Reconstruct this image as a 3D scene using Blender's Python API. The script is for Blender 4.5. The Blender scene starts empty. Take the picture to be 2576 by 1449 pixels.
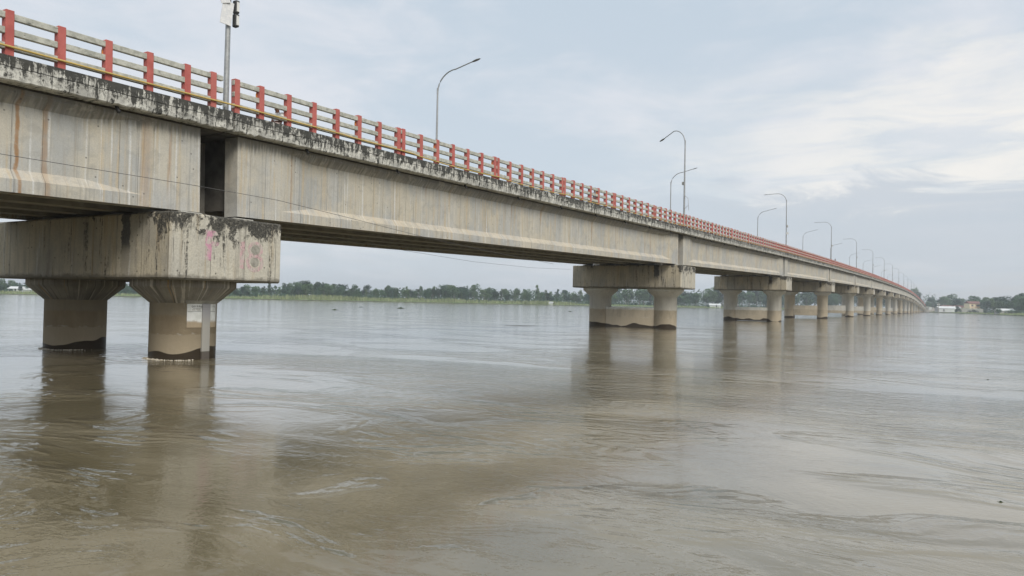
import bpy, bmesh, math, random
from mathutils import Vector, Matrix, noise
R_ = math.radians
scn = bpy.context.scene
col = scn.collection
rnd = random.Random(7)

# ---------------------------------------------------------------- camera
YAW, PIT, ROL, CH = 0.531911, 0.01822, 0.0218, 1.98284
FPX, CX, CY = 1860.0, 1288.0, 724.5
fw = Vector((-math.sin(YAW) * math.cos(PIT), math.cos(YAW) * math.cos(PIT), math.sin(PIT)))
rt0 = Vector((math.cos(YAW), math.sin(YAW), 0)); up0 = rt0.cross(fw)
rt = rt0 * math.cos(ROL) + up0 * math.sin(ROL)
up = -rt0 * math.sin(ROL) + up0 * math.cos(ROL)
cam_d = bpy.data.cameras.new('camera'); cam = bpy.data.objects.new('camera', cam_d); col.objects.link(cam)
m = Matrix((rt, up, -fw)).transposed().to_4x4(); m.translation = Vector((0, 0, CH)); cam.matrix_world = m
cam_d.sensor_width = 36; cam_d.lens = FPX / 2576 * 36; cam_d.clip_start = 0.1; cam_d.clip_end = 12000
scn.camera = cam

# ---------------------------------------------------------------- light
scn.view_settings.view_transform = 'Standard'; scn.view_settings.look = 'None'
scn.view_settings.gamma = 1; scn.view_settings.exposure = 0.39
SUN_EL, SUN_AZ = R_(40), R_(124)          # azimuth measured from +Y towards +X
w = bpy.data.worlds.new('World'); scn.world = w; w.use_nodes = True
nt = w.node_tree; nt.nodes.clear()


class NT:
    """small helper for building node graphs"""
    def __init__(s, tree): s.t = tree; s.n = tree.nodes; s.l = tree.links
    def new(s, kind, **kw):
        n = s.n.new(kind)
        for k, v in kw.items(): setattr(n, k, v)
        return n
    def put(s, sock, v):
        if isinstance(v, bpy.types.NodeSocket): s.l.new(v, sock)
        elif v is not None:
            if sock.type == 'RGBA' and len(v) == 3: v = (*v, 1)
            sock.default_value = v
    def math(s, op, a, b=None, c=None, clamp=False):
        n = s.new('ShaderNodeMath', operation=op, use_clamp=clamp)
        s.put(n.inputs[0], a)
        if b is not None: s.put(n.inputs[1], b)
        if c is not None: s.put(n.inputs[2], c)
        return n.outputs[0]
    def vmul(s, v, k):
        n = s.new('ShaderNodeVectorMath', operation='MULTIPLY'); s.put(n.inputs[0], v); s.put(n.inputs[1], k); return n.outputs[0]
    def vadd(s, v, k):
        n = s.new('ShaderNodeVectorMath', operation='ADD'); s.put(n.inputs[0], v); s.put(n.inputs[1], k); return n.outputs[0]
    def noise(s, v, scale=1, detail=3, rough=.55, dist=0, out=0):
        n = s.new('ShaderNodeTexNoise'); s.put(n.inputs['Vector'], v)
        n.inputs['Scale'].default_value = scale; n.inputs['Detail'].default_value = detail
        n.inputs['Roughness'].default_value = rough; n.inputs['Distortion'].default_value = dist
        return n.outputs[out]
    def ss(s, v, a, b, lo=0., hi=1.):
        n = s.new('ShaderNodeMapRange', interpolation_type='SMOOTHSTEP')
        s.put(n.inputs[0], v); s.put(n.inputs[1], a); s.put(n.inputs[2], b); s.put(n.inputs[3], lo); s.put(n.inputs[4], hi)
        return n.outputs[0]
    def mix(s, f, a, b, mode='MIX'):
        n = s.new('ShaderNodeMix', data_type='RGBA', blend_type=mode)
        s.put(n.inputs[0], f); s.put(n.inputs[6], a); s.put(n.inputs[7], b); return n.outputs[2]
    def sep(s, v):
        n = s.new('ShaderNodeSeparateXYZ'); s.put(n.inputs[0], v); return n.outputs
    def comb(s, x, y, z):
        n = s.new('ShaderNodeCombineXYZ'); s.put(n.inputs[0], x); s.put(n.inputs[1], y); s.put(n.inputs[2], z); return n.outputs[0]


W = NT(nt)
out = W.new('ShaderNodeOutputWorld'); bg = W.new('ShaderNodeBackground')
sky = W.new('ShaderNodeTexSky', sky_type='NISHITA'); sky.sun_disc = False
sky.sun_elevation = SUN_EL; sky.sun_rotation = SUN_AZ; sky.dust_density = 3.0; sky.air_density = 1.2
dirv = W.new('ShaderNodeTexCoord').outputs['Generated']
dx, dy, dz = W.sep(dirv)
el = W.math('ARCSINE', dz)
zc = W.math('ADD', W.math('MAXIMUM', dz, 0.0), 0.10)
pl = W.comb(W.math('DIVIDE', dx, zc), W.math('DIVIDE', dy, zc), 0.0)      # direction projected on a cloud layer
az = W.math('ARCTAN2', dx, dy)
AE = W.comb(az, el, 0.0)
base = W.mix(W.ss(el, 0.0, 0.62), (4.85, 5.42, 6.0), (4.3, 5.05, 5.8))
big = W.noise(W.vmul(pl, (1.0, .8, 1)), .62, 5, .55, .6)
fine = W.noise(W.vmul(AE, (3.0, 9.0, 1)), 1.5, 6, .6, .5)
layer = W.math('ADD', W.math('MULTIPLY', big, .62), W.math('MULTIPLY', fine, .38))
c1 = W.mix(W.ss(layer, .44, .62), base, (5.95, 6.15, 6.55))
# brighter cloud bank low on the downstream side, greyer band beneath it
wn = W.noise(W.vmul(AE, (2.2, 8.0, 1)), 2.3, 6, .62, .8)
aw = W.math('ADD', az, W.math('MULTIPLY', W.math('SUBTRACT', wn, .5), .35))
ew = W.math('ADD', el, W.math('MULTIPLY', W.math('SUBTRACT', wn, .5), .22))
bank = W.math('MULTIPLY', W.ss(aw, -.48, .05), W.math('MULTIPLY', W.ss(ew, .10, .17), W.ss(ew, .33, .22)))
st_ = W.noise(W.vmul(AE, (2.6, 15.0, 1)), 1.9, 6, .62, .7)
bank = W.math('MULTIPLY', bank, W.ss(st_, .34, .60, .22, 1.0))
c2 = W.mix(W.math('MULTIPLY', bank, .92), c1, (7.5, 7.25, 6.85))
grey = W.math('MULTIPLY', W.ss(aw, -.6, -.1), W.math('MULTIPLY', W.ss(ew, .03, .07), W.ss(ew, .165, .13)))
c3 = W.mix(W.math('MULTIPLY', grey, .75), c2, (4.55, 4.95, 5.45))
low = W.ss(ew, .11, .0)
c4 = W.mix(W.math('MULTIPLY', low, .75), c3, (4.6, 5.0, 5.4))
lowr = W.math('MULTIPLY', W.ss(ew, .055, .0), W.ss(az, -.5, .1))
c4 = W.mix(W.math('MULTIPLY', lowr, .6), c4, (5.2, 5.25, 5.35))
# overhead the deck of cloud, out of view, is boosted to add light
c5 = W.mix(W.ss(el, .55, 1.2), c4, (10.5, 10.8, 11.2))
below = W.mix(W.ss(dz, 0.0, -.03), c5, (1.6, 1.5, 1.3))
fin = W.mix(.93, sky.outputs[0], below)
nt.links.new(fin, bg.inputs[0]); bg.inputs[1].default_value = 0.1
nt.links.new(bg.outputs[0], out.inputs[0])
sl = bpy.data.lights.new('sun', 'SUN'); sl.energy = 1.7; sl.angle = R_(25); sl.color = (1, .94, .84)
so = bpy.data.objects.new('sun', sl); col.objects.link(so)
sd = Vector((math.sin(SUN_AZ) * math.cos(SUN_EL), math.cos(SUN_AZ) * math.cos(SUN_EL), math.sin(SUN_EL)))
so.rotation_euler = sd.to_track_quat('Z', 'Y').to_euler(); so.location = (60, 30, 90)
try:
    scn.cycles.use_denoising = True; scn.cycles.max_bounces = 6; scn.cycles.diffuse_bounces = 3
    scn.cycles.glossy_bounces = 3; scn.cycles.volume_bounces = 0; scn.cycles.caustics_reflective = False
except Exception: pass


# ---------------------------------------------------------------- helpers
def tag(o, label=None, cat=None, group=None, kind=None):
    for k, v in (('label', label), ('category', cat), ('group', group), ('kind', kind)):
        if v: o[k] = v
    return o


def empty(name, loc=(0, 0, 0), rot=(0, 0, 0), label=None, cat=None, group=None):
    o = bpy.data.objects.new(name, None); col.objects.link(o); o.location = loc; o.rotation_euler = rot
    o.empty_display_size = .3
    return tag(o, label, cat, group)


class MB:
    def __init__(s): s.v = []; s.f = []; s.m = []; s.sm = []
    def add(s, vs, fs, mi=0, smooth=False):
        o = len(s.v); s.v += [tuple(v) for v in vs]
        for f in fs: s.f.append(tuple(i + o for i in f)); s.m.append(mi); s.sm.append(smooth)
    def box(s, a, b, mi=0, ch=0.0):
        x0, y0, z0 = a; x1, y1, z1 = b
        if ch <= 0:
            s.add([(x0, y0, z0), (x1, y0, z0), (x1, y1, z0), (x0, y1, z0), (x0, y0, z1), (x1, y0, z1), (x1, y1, z1), (x0, y1, z1)],
                  [(0, 3, 2, 1), (4, 5, 6, 7), (0, 1, 5, 4), (1, 2, 6, 5), (2, 3, 7, 6), (3, 0, 4, 7)], mi)
        else:
            bm = bmesh.new(); bmesh.ops.create_cube(bm, size=1)
            for v in bm.verts: v.co = Vector(((x0 + x1) / 2 + v.co.x * (x1 - x0), (y0 + y1) / 2 + v.co.y * (y1 - y0), (z0 + z1) / 2 + v.co.z * (z1 - z0)))
            bmesh.ops.bevel(bm, geom=list(bm.edges), offset=ch, segments=1, affect='EDGES')
            bm.verts.index_update(); s.add([v.co[:] for v in bm.verts], [[v.index for v in f.verts] for f in bm.faces], mi); bm.free()
    def loft(s, secs, mi=0, caps=True, smooth=False):
        n = len(secs[0]); vs = [p for q in secs for p in q]; fs = []
        for i in range(len(secs) - 1):
            for j in range(n):
                k = (j + 1) % n; fs.append((i * n + j, i * n + k, (i + 1) * n + k, (i + 1) * n + j))
        s.add(vs, fs, mi, smooth)
        if caps: s.add(secs[0], [tuple(range(n))[::-1]], mi); s.add(secs[-1], [tuple(range(n))], mi)
    def tube(s, pts, rad, n=8, mi=0, caps=True):
        pts = [Vector(p) for p in pts]; rad = rad if isinstance(rad, (list, tuple)) else [rad] * len(pts)
        secs = []
        for i, p in enumerate(pts):
            d = (pts[min(i + 1, len(pts) - 1)] - pts[max(i - 1, 0)]).normalized()
            a = Vector((0, 0, 1)) if abs(d.z) < .9 else Vector((1, 0, 0))
            u = d.cross(a).normalized(); v = d.cross(u)
            secs.append([tuple(p + (u * math.cos(t) + v * math.sin(t)) * rad[i]) for t in [2 * math.pi * k / n for k in range(n)]])
        s.loft(secs[::-1], mi, caps, True)
    def lathe(s, prof, cx=0, cy=0, n=32, mi=0, smooth=True):
        secs = [[(cx + r * math.cos(2 * math.pi * k / n), cy + r * math.sin(2 * math.pi * k / n), z) for k in range(n)] for r, z in prof]
        s.loft(secs, mi, True, smooth)
    def build(s, name, mats, parent=None, loc=None):
        me = bpy.data.meshes.new(name); me.from_pydata(s.v, [], s.f)
        for mt in (mats if isinstance(mats, (list, tuple)) else [mats]): me.materials.append(mt)
        me.polygons.foreach_set('material_index', s.m); me.polygons.foreach_set('use_smooth', s.sm)
        uv = me.uv_layers.new(name='UVMap'); vs = s.v
        data = []
        for l in me.loops:
            p = vs[l.vertex_index]; data += [p[1], p[2]]
        uv.data.foreach_set('uv', data)
        me.update()
        o = bpy.data.objects.new(name, me); col.objects.link(o)
        if parent: o.parent = parent
        if loc: o.location = loc
        return o


def link_copy(o, parent=None):
    c = o.copy(); col.objects.link(c)
    if parent: c.parent = parent
    return c


def copy_tree(o, parent=None):
    c = link_copy(o, parent)
    for ch in o.children: copy_tree(ch, c)
    return c


def material(name, rough=.85, spec=.3, metal=0.0):
    mt = bpy.data.materials.new(name); mt.use_nodes = True
    N = NT(mt.node_tree); N.b = N.n['Principled BSDF']
    N.b.inputs['Roughness'].default_value = rough; N.b.inputs['Specular IOR Level'].default_value = spec
    N.b.inputs['Metallic'].default_value = metal
    g = N.new('ShaderNodeNewGeometry'); N.P = g.outputs['Position']; N.Nrm = g.outputs['Normal']
    uv = N.new('ShaderNodeUVMap'); N.uvs = N.sep(uv.outputs[0])
    return mt, N


def bump(N, h, dist=.02, strength=1.0):
    b = N.new('ShaderNodeBump'); b.inputs['Distance'].default_value = dist; b.inputs['Strength'].default_value = strength
    N.put(b.inputs['Height'], h); N.l.new(b.outputs[0], N.b.inputs['Normal'])


def flat(name, c, rough=.8, var=.12, scale=6, spec=.3, metal=0.0):
    mt, N = material(name, rough, spec, metal)
    n = N.noise(N.P, scale, 4, .6)
    N.put(N.b.inputs['Base Color'], N.mix(N.ss(n, .3, .7), tuple(x * (1 - var) for x in c), tuple(min(1, x * (1 + var)) for x in c)))
    return mt


# ---------------------------------------------------------------- concrete materials
def girder_mat():
    mt, N = material('cast_concrete')
    P = N.P; x, y, z = N.sep(P); v = N.uvs[1]; nz = N.sep(N.Nrm)[2]
    big = N.noise(N.vmul(P, (1, .55, .45)), 1.1, 4, .6)
    c = N.mix(N.ss(big, .38, .62), (.43, .435, .42), (.54, .50, .41))
    # one pour shade per shutter board
    wob = N.noise(N.comb(0, y, 0), .37, 1)
    yb = N.math('ADD', N.math('DIVIDE', y, 1.18), N.math('MULTIPLY', wob, 4.5))
    cell = N.math('FLOOR', yb)
    cr = N.new('ShaderNodeTexWhiteNoise', noise_dimensions='1D'); N.put(cr.inputs['W'], cell)
    c = N.mix(N.ss(cr.outputs[0], 0, 1, -.1, .35), c, (.60, .585, .54))
    st = N.noise(N.vmul(P, (1, 5.5, .22)), 1, 4, .65)
    c = N.mix(N.ss(st, .5, .70, 0, .7), c, (.53, .42, .26))
    st2 = N.noise(N.vmul(P, (1, 11, .25)), 1.3, 3, .6)
    c = N.mix(N.ss(st2, .52, .75, 0, .55), c, (.25, .245, .23))
    wh = N.noise(N.vmul(N.vadd(P, (7, 3, 1)), (1, 9, .2)), 1.2, 2, .5)
    c = N.mix(N.ss(wh, .60, .72, 0, .65), c, (.70, .71, .70))
    ru = N.noise(N.vmul(N.vadd(P, (1, 11, 4)), (.6, 2.4, .12)), 1.0, 2, .55)
    fl = N.ss(N.noise(N.vmul(P, (1, 14, .5)), 1, 2), .35, .6)
    c = N.mix(N.math('MULTIPLY', N.ss(ru, .63, .72, 0, .75), fl), c, (.34, .19, .075))
    # a few strong rust runs next to the nearest joint and at the left
    for yy, wd, am in ((9.35, .07, .9), (10.0, .10, .55), (18.0, .05, .5), (12.6, .22, .35)):
        d = N.math('ABSOLUTE', N.math('SUBTRACT', N.math('ADD', y, N.math('MULTIPLY', N.noise(N.comb(0, y, z), 2.5, 3), .12)), yy + .06))
        k = N.math('MULTIPLY', N.ss(d, wd, wd * .3), N.ss(N.noise(N.comb(0, 0, z), 1.6, 2), .25, .55, am * .5, am))
        c = N.mix(k, c, (.33, .17, .06))
    # grime under the overhang, in drips
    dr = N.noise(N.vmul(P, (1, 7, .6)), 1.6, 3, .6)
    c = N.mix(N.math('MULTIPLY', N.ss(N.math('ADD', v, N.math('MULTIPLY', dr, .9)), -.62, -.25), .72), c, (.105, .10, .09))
    # shutter joints
    fr = N.math('ABSOLUTE', N.math('SUBTRACT', N.math('FRACT', yb), .5))
    jl = N.math('MULTIPLY', N.ss(fr, .489, .497), N.ss(N.noise(N.vmul(P, (1, .5, .7)), 1, 3, .7), .42, .60, .03, .7))
    c = N.mix(jl, c, (.085, .08, .07))
    # sloped upper face of the bottom flange catches silt
    c = N.mix(N.math('MULTIPLY', N.ss(nz, .25, .5), N.ss(N.noise(N.vmul(P, (1, 2.2, 2)), 1.1, 4, .65), .3, .7, .1, .5)), c, (.60, .51, .38))
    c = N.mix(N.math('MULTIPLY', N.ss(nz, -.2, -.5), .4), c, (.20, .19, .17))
    # tie-rod holes
    vo = N.new('ShaderNodeTexVoronoi', voronoi_dimensions='2D'); N.put(vo.inputs['Vector'], N.comb(y, z, 0)); vo.inputs['Scale'].default_value = 1.5
    c = N.mix(N.math('MULTIPLY', N.ss(vo.outputs['Distance'], .045, .025), N.ss(N.noise(N.vmul(P, (1, .9, .9)), 1, 1), .5, .56, 0, .75)), c, (.09, .085, .08))
    fi = N.noise(P, 28, 3, .6)
    bt = N.noise(N.vmul(P, (1, .7, .8)), 2.6, 6, .7, .4)
    c = N.mix(N.ss(bt, .50, .66, 0, .38), c, (.30, .29, .265))
    c = N.mix(N.ss(bt, .46, .34, 0, .35), c, (.62, .575, .48))
    c = N.mix(N.ss(fi, .35, .7, 0, .25), c, (.28, .27, .25))
    N.put(N.b.inputs['Base Color'], c)
    bump(N, N.math('ADD', N.math('MULTIPLY', N.noise(P, 9, 4, .6), .5), N.math('MULTIPLY', N.ss(fr, .485, .497), -1.0)), .012)
    return mt


def fascia_mat():
    mt, N = material('mouldy_concrete', .9)
    P = N.P; x, y, z = N.sep(P); v = N.uvs[1]
    big = N.noise(P, 2.2, 5, .65)
    c = N.mix(N.ss(big, .38, .62), (.42, .415, .38), (.68, .67, .61))
    pk = N.noise(P, 7, 5, .7)
    c = N.mix(N.ss(pk, .48, .62, 0, .6), c, (.25, .24, .22))
    dr = N.noise(N.vmul(P, (1, 6.5, 1.1)), 1.4, 5, .72)
    bl = N.noise(P, 4.2, 6, .78, .6)
    hh = N.math('MULTIPLY', v, 1.0)                       # 0 at the top, -0.58 at the bottom
    k = N.math('ADD', N.math('MULTIPLY', dr, .62), N.math('MULTIPLY', bl, .58))
    k = N.math('ADD', k, N.math('MULTIPLY', N.math('ADD', hh, .27), .24))
    c = N.mix(N.ss(k, .55, .63, 0, .95), c, (.042, .042, .037))
    jy = N.math('ABSOLUTE', N.math('SUBTRACT', N.math('FRACT', N.math('DIVIDE', y, 1.4)), .5))
    c = N.mix(N.ss(jy, .488, .497, 0, .7), c, (.05, .05, .045))
    hj = N.math('ABSOLUTE', N.math('ADD', N.math('ADD', v, .27), N.math('MULTIPLY', N.math('SUBTRACT', N.noise(P, 1.7, 4, .7), .5), .16)))
    c = N.mix(N.ss(hj, .014, .004, 0, .75), c, (.05, .05, .045))
    N.put(N.b.inputs['Base Color'], c)
    bump(N, N.math('ADD', bl, N.math('MULTIPLY', N.ss(hj, .02, .0), -.8)), .03)
    return mt


def cap_mat():
    mt, N = material('pier_cap_concrete', .88)
    P = N.P; x, y, z = N.sep(P); v = N.uvs[1]; nx = N.sep(N.Nrm)[0]; nz = N.sep(N.Nrm)[2]   # v: 0 at the top of the cap
    big = N.noise(N.vmul(P, (.8, .8, .5)), 1.0, 4, .6)
    c = N.mix(N.ss(big, .38, .62), (.40, .37, .305), (.54, .48, .36))
    c = N.mix(N.ss(nx, .5, .9, 0, .55), c, (.64, .62, .55))  # end face painted paler, side light put into the colour
    st = N.noise(N.vmul(P, (5, 5, .3)), 1, 4, .65)
    c = N.mix(N.ss(st, .5, .72, 0, .5), c, (.22, .20, .17))
    st3 = N.noise(N.vmul(N.vadd(P, (3, 9, 0)), (3, 3, .25)), 1, 3, .6)
    c = N.mix(N.ss(st3, .55, .72, 0, .6), c, (.40, .29, .15))
    wh = N.noise(N.vmul(N.vadd(P, (9, 2, 0)), (8, 8, .4)), 1, 3, .6)
    c = N.mix(N.ss(wh, .62, .72, 0, .6), c, (.60, .60, .57))
    s = N.math('SUBTRACT', y, x)
    fr = N.math('ABSOLUTE', N.math('SUBTRACT', N.math('FRACT', N.math('DIVIDE', s, 1.22)), .5))
    c = N.mix(N.math('MULTIPLY', N.ss(fr, .487, .497), N.ss(N.noise(P, 1.3, 3), .4, .6, .2, .85)), c, (.06, .055, .05))
    # black mould running down from the top edge, heavy at the open end
    rag = N.noise(N.vmul(P, (2.2, 2.2, 1.3)), 1.2, 6, .72, .5)
    endm = N.ss(x, -20.6, -18.9)
    lvl = N.math('ADD', v, N.math('MULTIPLY', N.math('SUBTRACT', rag, .5), 2.6))
    thr = N.math('ADD', N.math('MULTIPLY', endm, -.72), .10)
    mould = N.math('MULTIPLY', N.ss(N.math('SUBTRACT', lvl, thr), 0.0, .22), N.ss(N.noise(P, 1.6, 5, .7), .40, .48))
    pt = N.noise(N.vmul(N.vadd(P, (5, 0, 2)), (3.2, 3.2, .28)), 1.1, 5, .7)
    run = N.math('MULTIPLY', N.ss(pt, .565, .62), N.ss(N.noise(P, 9, 4, .7), .35, .6))
    mould = N.math('MAXIMUM', mould, N.math('MULTIPLY', run, N.ss(x, -28, -19.5, .45, .9)))
    mould = N.math('MULTIPLY', mould, N.ss(N.noise(P, 14, 4, .7), .25, .5, .55, 1))
    c = N.mix(mould, c, (.035, .034, .03))
    # dark water stain under the deck gap on each pier, and darker lower arris
    sp = N.math('ABSOLUTE', N.math('SUBTRACT', N.math('ADD', x, N.math('MULTIPLY', N.noise(N.vmul(P, (1, 1, 2.2)), 1.4, 5, .7), .5)), -20.55))
    c = N.mix(N.math('MULTIPLY', N.ss(sp, .24, .17), N.ss(N.math('ADD', v, N.math('MULTIPLY', rag, .5)), -1.0, -.55, .25, .9)), c, (.04, .04, .04))
    ar = N.math('ADD', v, N.math('MULTIPLY', N.noise(P, 3, 5, .7), .35))
    c = N.mix(N.ss(ar, -1.58, -1.70, 0, .75), c, (.12, .11, .09))
    vo = N.new('ShaderNodeTexVoronoi', voronoi_dimensions='2D'); N.put(vo.inputs['Vector'], N.comb(s, z, 0)); vo.inputs['Scale'].default_value = 1.1
    c = N.mix(N.ss(vo.outputs['Distance'], .04, .02, 0, .8), c, (.07, .065, .06))
    fi = N.noise(P, 22, 4, .65)
    c = N.mix(N.ss(fi, .35, .7, 0, .35), c, (.24, .225, .19))
    N.put(N.b.inputs['Base Color'], c)
    bump(N, N.math('ADD', N.noise(P, 8, 5, .65), N.math('MULTIPLY', mould, .6)), .02)
    return mt


def column_mat(name, tide, pale):
    """tide: height of the silt line; pale: colour above it"""
    mt, N = material(name, .82)
    P = N.P; x, y, z = N.sep(P)
    big = N.noise(N.vmul(P, (1, 1, .6)), 1.3, 4, .6)
    c = N.mix(N.ss(big, .35, .65), tuple(k * .88 for k in pale), pale)
    st = N.noise(N.vmul(P, (6, 6, .25)), 1, 4, .65)
    c = N.mix(N.ss(st, .5, .75, 0, .4), c, (.24, .23, .21))
    wh = N.noise(N.vmul(N.vadd(P, (4, 4, 0)), (11, 11, .5)), 1, 3, .6)
    c = N.mix(N.math('MULTIPLY', N.ss(wh, .6, .7, 0, .7), N.ss(z, tide + .2, tide + .5)), c, (.58, .57, .55))
    zz = N.math('ADD', z, N.math('MULTIPLY', N.math('SUBTRACT', N.noise(N.vmul(P, (1, 1, .5)), 2.4, 6, .7), .5), .26))
    sa, sb = ((.36, .29, .20), (.44, .36, .25)) if name == 'silted_column' else ((.47, .40, .29), (.56, .48, .36))
    silt = N.mix(N.ss(N.noise(N.vmul(P, (1.2, 1.2, .5)), 1.6, 4), .35, .65), sa, sb)
    silt = N.mix(N.ss(N.noise(N.vmul(P, (3, 3, .7)), 1.5, 5, .7), .52, .68, 0, .35), silt, (.27, .22, .155))
    c = N.mix(N.ss(zz, tide + .07, tide - .06, 0, .9), c, silt)
    c = N.mix(N.ss(zz, tide * .57 + .01, tide * .57 - .01, 0, .55), c, (.55, .47, .35))
    ln = N.math('ABSOLUTE', N.math('SUBTRACT', zz, tide * .57 + .02))
    c = N.mix(N.math('MULTIPLY', N.ss(ln, .03, .01), N.ss(N.noise(P, 4, 3), .52, .6, 0, .6)), c, (.6, .57, .5))
    # wet foot, wavy top edge
    wf = N.math('ADD', z, N.math('MULTIPLY', N.math('SUBTRACT', N.noise(N.vmul(P, (1, 1, .1)), .62, 1.5, .5), .5), .95))
    wet = N.ss(wf, .27, .245)
    c = N.mix(wet, c, (.062, .048, .034))
    N.put(N.b.inputs['Base Color'], c)
    N.put(N.b.inputs['Roughness'], N.ss(wet, 0, 1, .85, .35))
    bump(N, N.noise(P, 10, 4, .6), .008)
    return mt


M = {}
M['girder'] = girder_mat(); M['fascia'] = fascia_mat(); M['cap'] = cap_mat()
M['column_near'] = column_mat('silted_column', 1.34, (.40, .35, .27))
M['column_far'] = column_mat('pale_column', 1.5, (.72, .70, .64))
M['column_warm'] = column_mat('warm_column', 1.7, (.68, .60, .47))


def capital_mat():
    mt, N = material('capital_concrete', .88); P = N.P; z = N.sep(P)[2]; nx, ny, nz = N.sep(N.Nrm)
    vn = N.new('ShaderNodeVectorMath', operation='NORMALIZE'); N.put(vn.inputs[0], N.comb(nx, ny, 0)); u = vn.outputs[0]   # direction round the column
    R = N.vadd(N.vmul(u, (1, 1, 0)), N.vmul(P, (.03, .03, .35)))
    c = N.mix(N.ss(N.noise(P, 1.4, 4), .35, .65), (.24, .225, .195), (.36, .335, .285))
    c = N.mix(N.ss(N.noise(N.vmul(R, (11, 11, 1.3)), 1, 3, .6), .50, .68, 0, .7), c, (.12, .112, .10))
    c = N.mix(N.ss(N.noise(N.vadd(N.vmul(R, (17, 17, 1.6)), (3, 1, 0)), 1, 3, .6), .55, .64, 0, .85), c, (.62, .58, .51))
    c = N.mix(N.ss(N.noise(N.vadd(N.vmul(R, (14, 14, 1.2)), (8, 5, 0)), 1, 2, .6), .63, .70, 0, .6), c, (.45, .28, .12))
    c = N.mix(N.ss(N.noise(P, 16, 4, .6), .4, .7, 0, .3), c, (.22, .21, .19))
    N.put(N.b.inputs['Base Color'], c); bump(N, N.noise(P, 10, 4), .01); return mt


def rail_mat():
    mt, N = material('weathered_rail', .9); P = N.P
    c = N.mix(N.ss(N.noise(P, 5, 5, .7), .36, .64), (.36, .365, .32), (.54, .54, .48))
    k = N.noise(N.vmul(P, (4, 2.2, 6)), 1.6, 5, .75)
    c = N.mix(N.ss(k, .56, .68, 0, .8), c, (.09, .09, .08))
    ru = N.noise(N.vadd(P, (5, 5, 5)), 3.3, 4, .7)
    c = N.mix(N.ss(ru, .64, .74, 0, .5), c, (.36, .24, .16))
    N.put(N.b.inputs['Base Color'], c); bump(N, k, .012); return mt


def red_mat():
    mt, N = material('salmon_red_paint', .75); P = N.P
    c = N.mix(N.ss(N.noise(P, 2.2, 4), .35, .65), (.42, .108, .095), (.51, .145, .125))
    ch = N.noise(P, 11, 5, .75)
    c = N.mix(N.ss(ch, .69, .73, 0, .8), c, (.55, .45, .38))
    oi = N.new('ShaderNodeObjectInfo').outputs['Random']; c = N.mix(N.ss(oi, 0, 1, 0, .4), c, (.50, .19, .16))
    dk = N.noise(N.vmul(P, (5, 5, 1.5)), 1.5, 4, .7)
    c = N.mix(N.ss(dk, .60, .74, 0, .5), c, (.15, .05, .045))
    N.put(N.b.inputs['Base Color'], c); bump(N, ch, .004); return mt


M['capital'] = capital_mat(); M['rail'] = rail_mat(); M['red'] = red_mat()
M['plinth'] = flat('plinth_concrete', (.42, .41, .37), .9, .2)
M['soffit'] = flat('shaded_soffit_concrete', (.12, .112, .10), .9, .25, 2)  # darkened colour carries the occlusion up between the girders
M['black'] = flat('black_plastic', (.03, .03, .03), .6)
M['orange'] = flat('orange_reflector', (.75, .24, .03), .4)
M['galv'] = flat('galvanised_steel', (.34, .35, .35), .5, .15, 8, .5, .35)
M['darkmetal'] = flat('dark_metal', (.06, .06, .06), .5)
M['white'] = flat('white_paint', (.72, .72, .70), .6, .06)
M['yellow'] = flat('yellow_duct', (.52, .38, .12), .5, .1, 3)
M['inner'] = flat('shade_darkened_concrete', (.27, .255, .225), .9, .2, 2)  # inner girder sides: the shade between girders is put into the colour
M['asphalt'] = flat('asphalt', (.05, .05, .05), .9)
M['wire'] = flat('wire_sheath', (.10, .10, .10), .6)

# ---------------------------------------------------------------- bridge profile
S = 46.0; Y0 = 14.774; XE = -19.0; XC = -23.6
DZ = {-1: 6.67, 0: 7.63, 1: 8.57, 2: 9.5, 3: 10.3, 4: 10.97, 5: 11.55, 6: 12.0, 7: 12.35, 8: 12.65, 9: 12.85, 10: 12.9, 11: 12.8, 12: 12.5, 13: 12.0,
      14: 11.3, 15: 10.45, 16: 9.5, 17: 8.5, 18: 7.42, 19: 6.3}
JO = .40                                   # joint offset from pier centre
LAST = 19


def jy(k): return Y0 + JO + S * k
def deck_z(y):
    t = (y - Y0 - JO) / S; k = max(-1, min(LAST - 1, math.floor(t))); return DZ[k] + (DZ[k + 1] - DZ[k]) * (t - k)


ORD = ['first', 'second', 'third', 'fourth', 'fifth', 'sixth', 'seventh', 'eighth', 'ninth', 'tenth', 'eleventh', 'twelfth', 'thirteenth',
       'fourteenth', 'fifteenth', 'sixteenth', 'seventeenth', 'eighteenth', 'nineteenth', 'twentieth']


def girder_mesh(x0, side, fine_):
    """I girder with full-width end blocks; x0 is its centre line"""
    hw = .30; top, bot = -.62, -3.15; mb = MB(); rec = .20
    def sec(y, r):
        a = [(hw, top), (hw, top - .13), (hw - rec * r, top - .13 - .24 * max(r, .02)), (hw - rec * r, bot + .32 + .26 * max(r, .02)), (hw, bot + .32), (hw, bot)]
        ring = [(x0 + p[0], y, p[1]) for p in a] + [(x0 - p[0], y, p[1]) for p in a[::-1]]
        return ring
    ys = [(.5, 0), (2.35, 0), (3.9, 1), (41.75, 1), (43.3, 0), (45.15, 0)]
    mb.loft([sec(y, r) for y, r in ys])
    for i, f in enumerate(mb.f):
        if len(f) == 4 and all(abs(mb.v[q][2] - bot) < .001 for q in f): mb.m[i] = 1
    return mb


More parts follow.
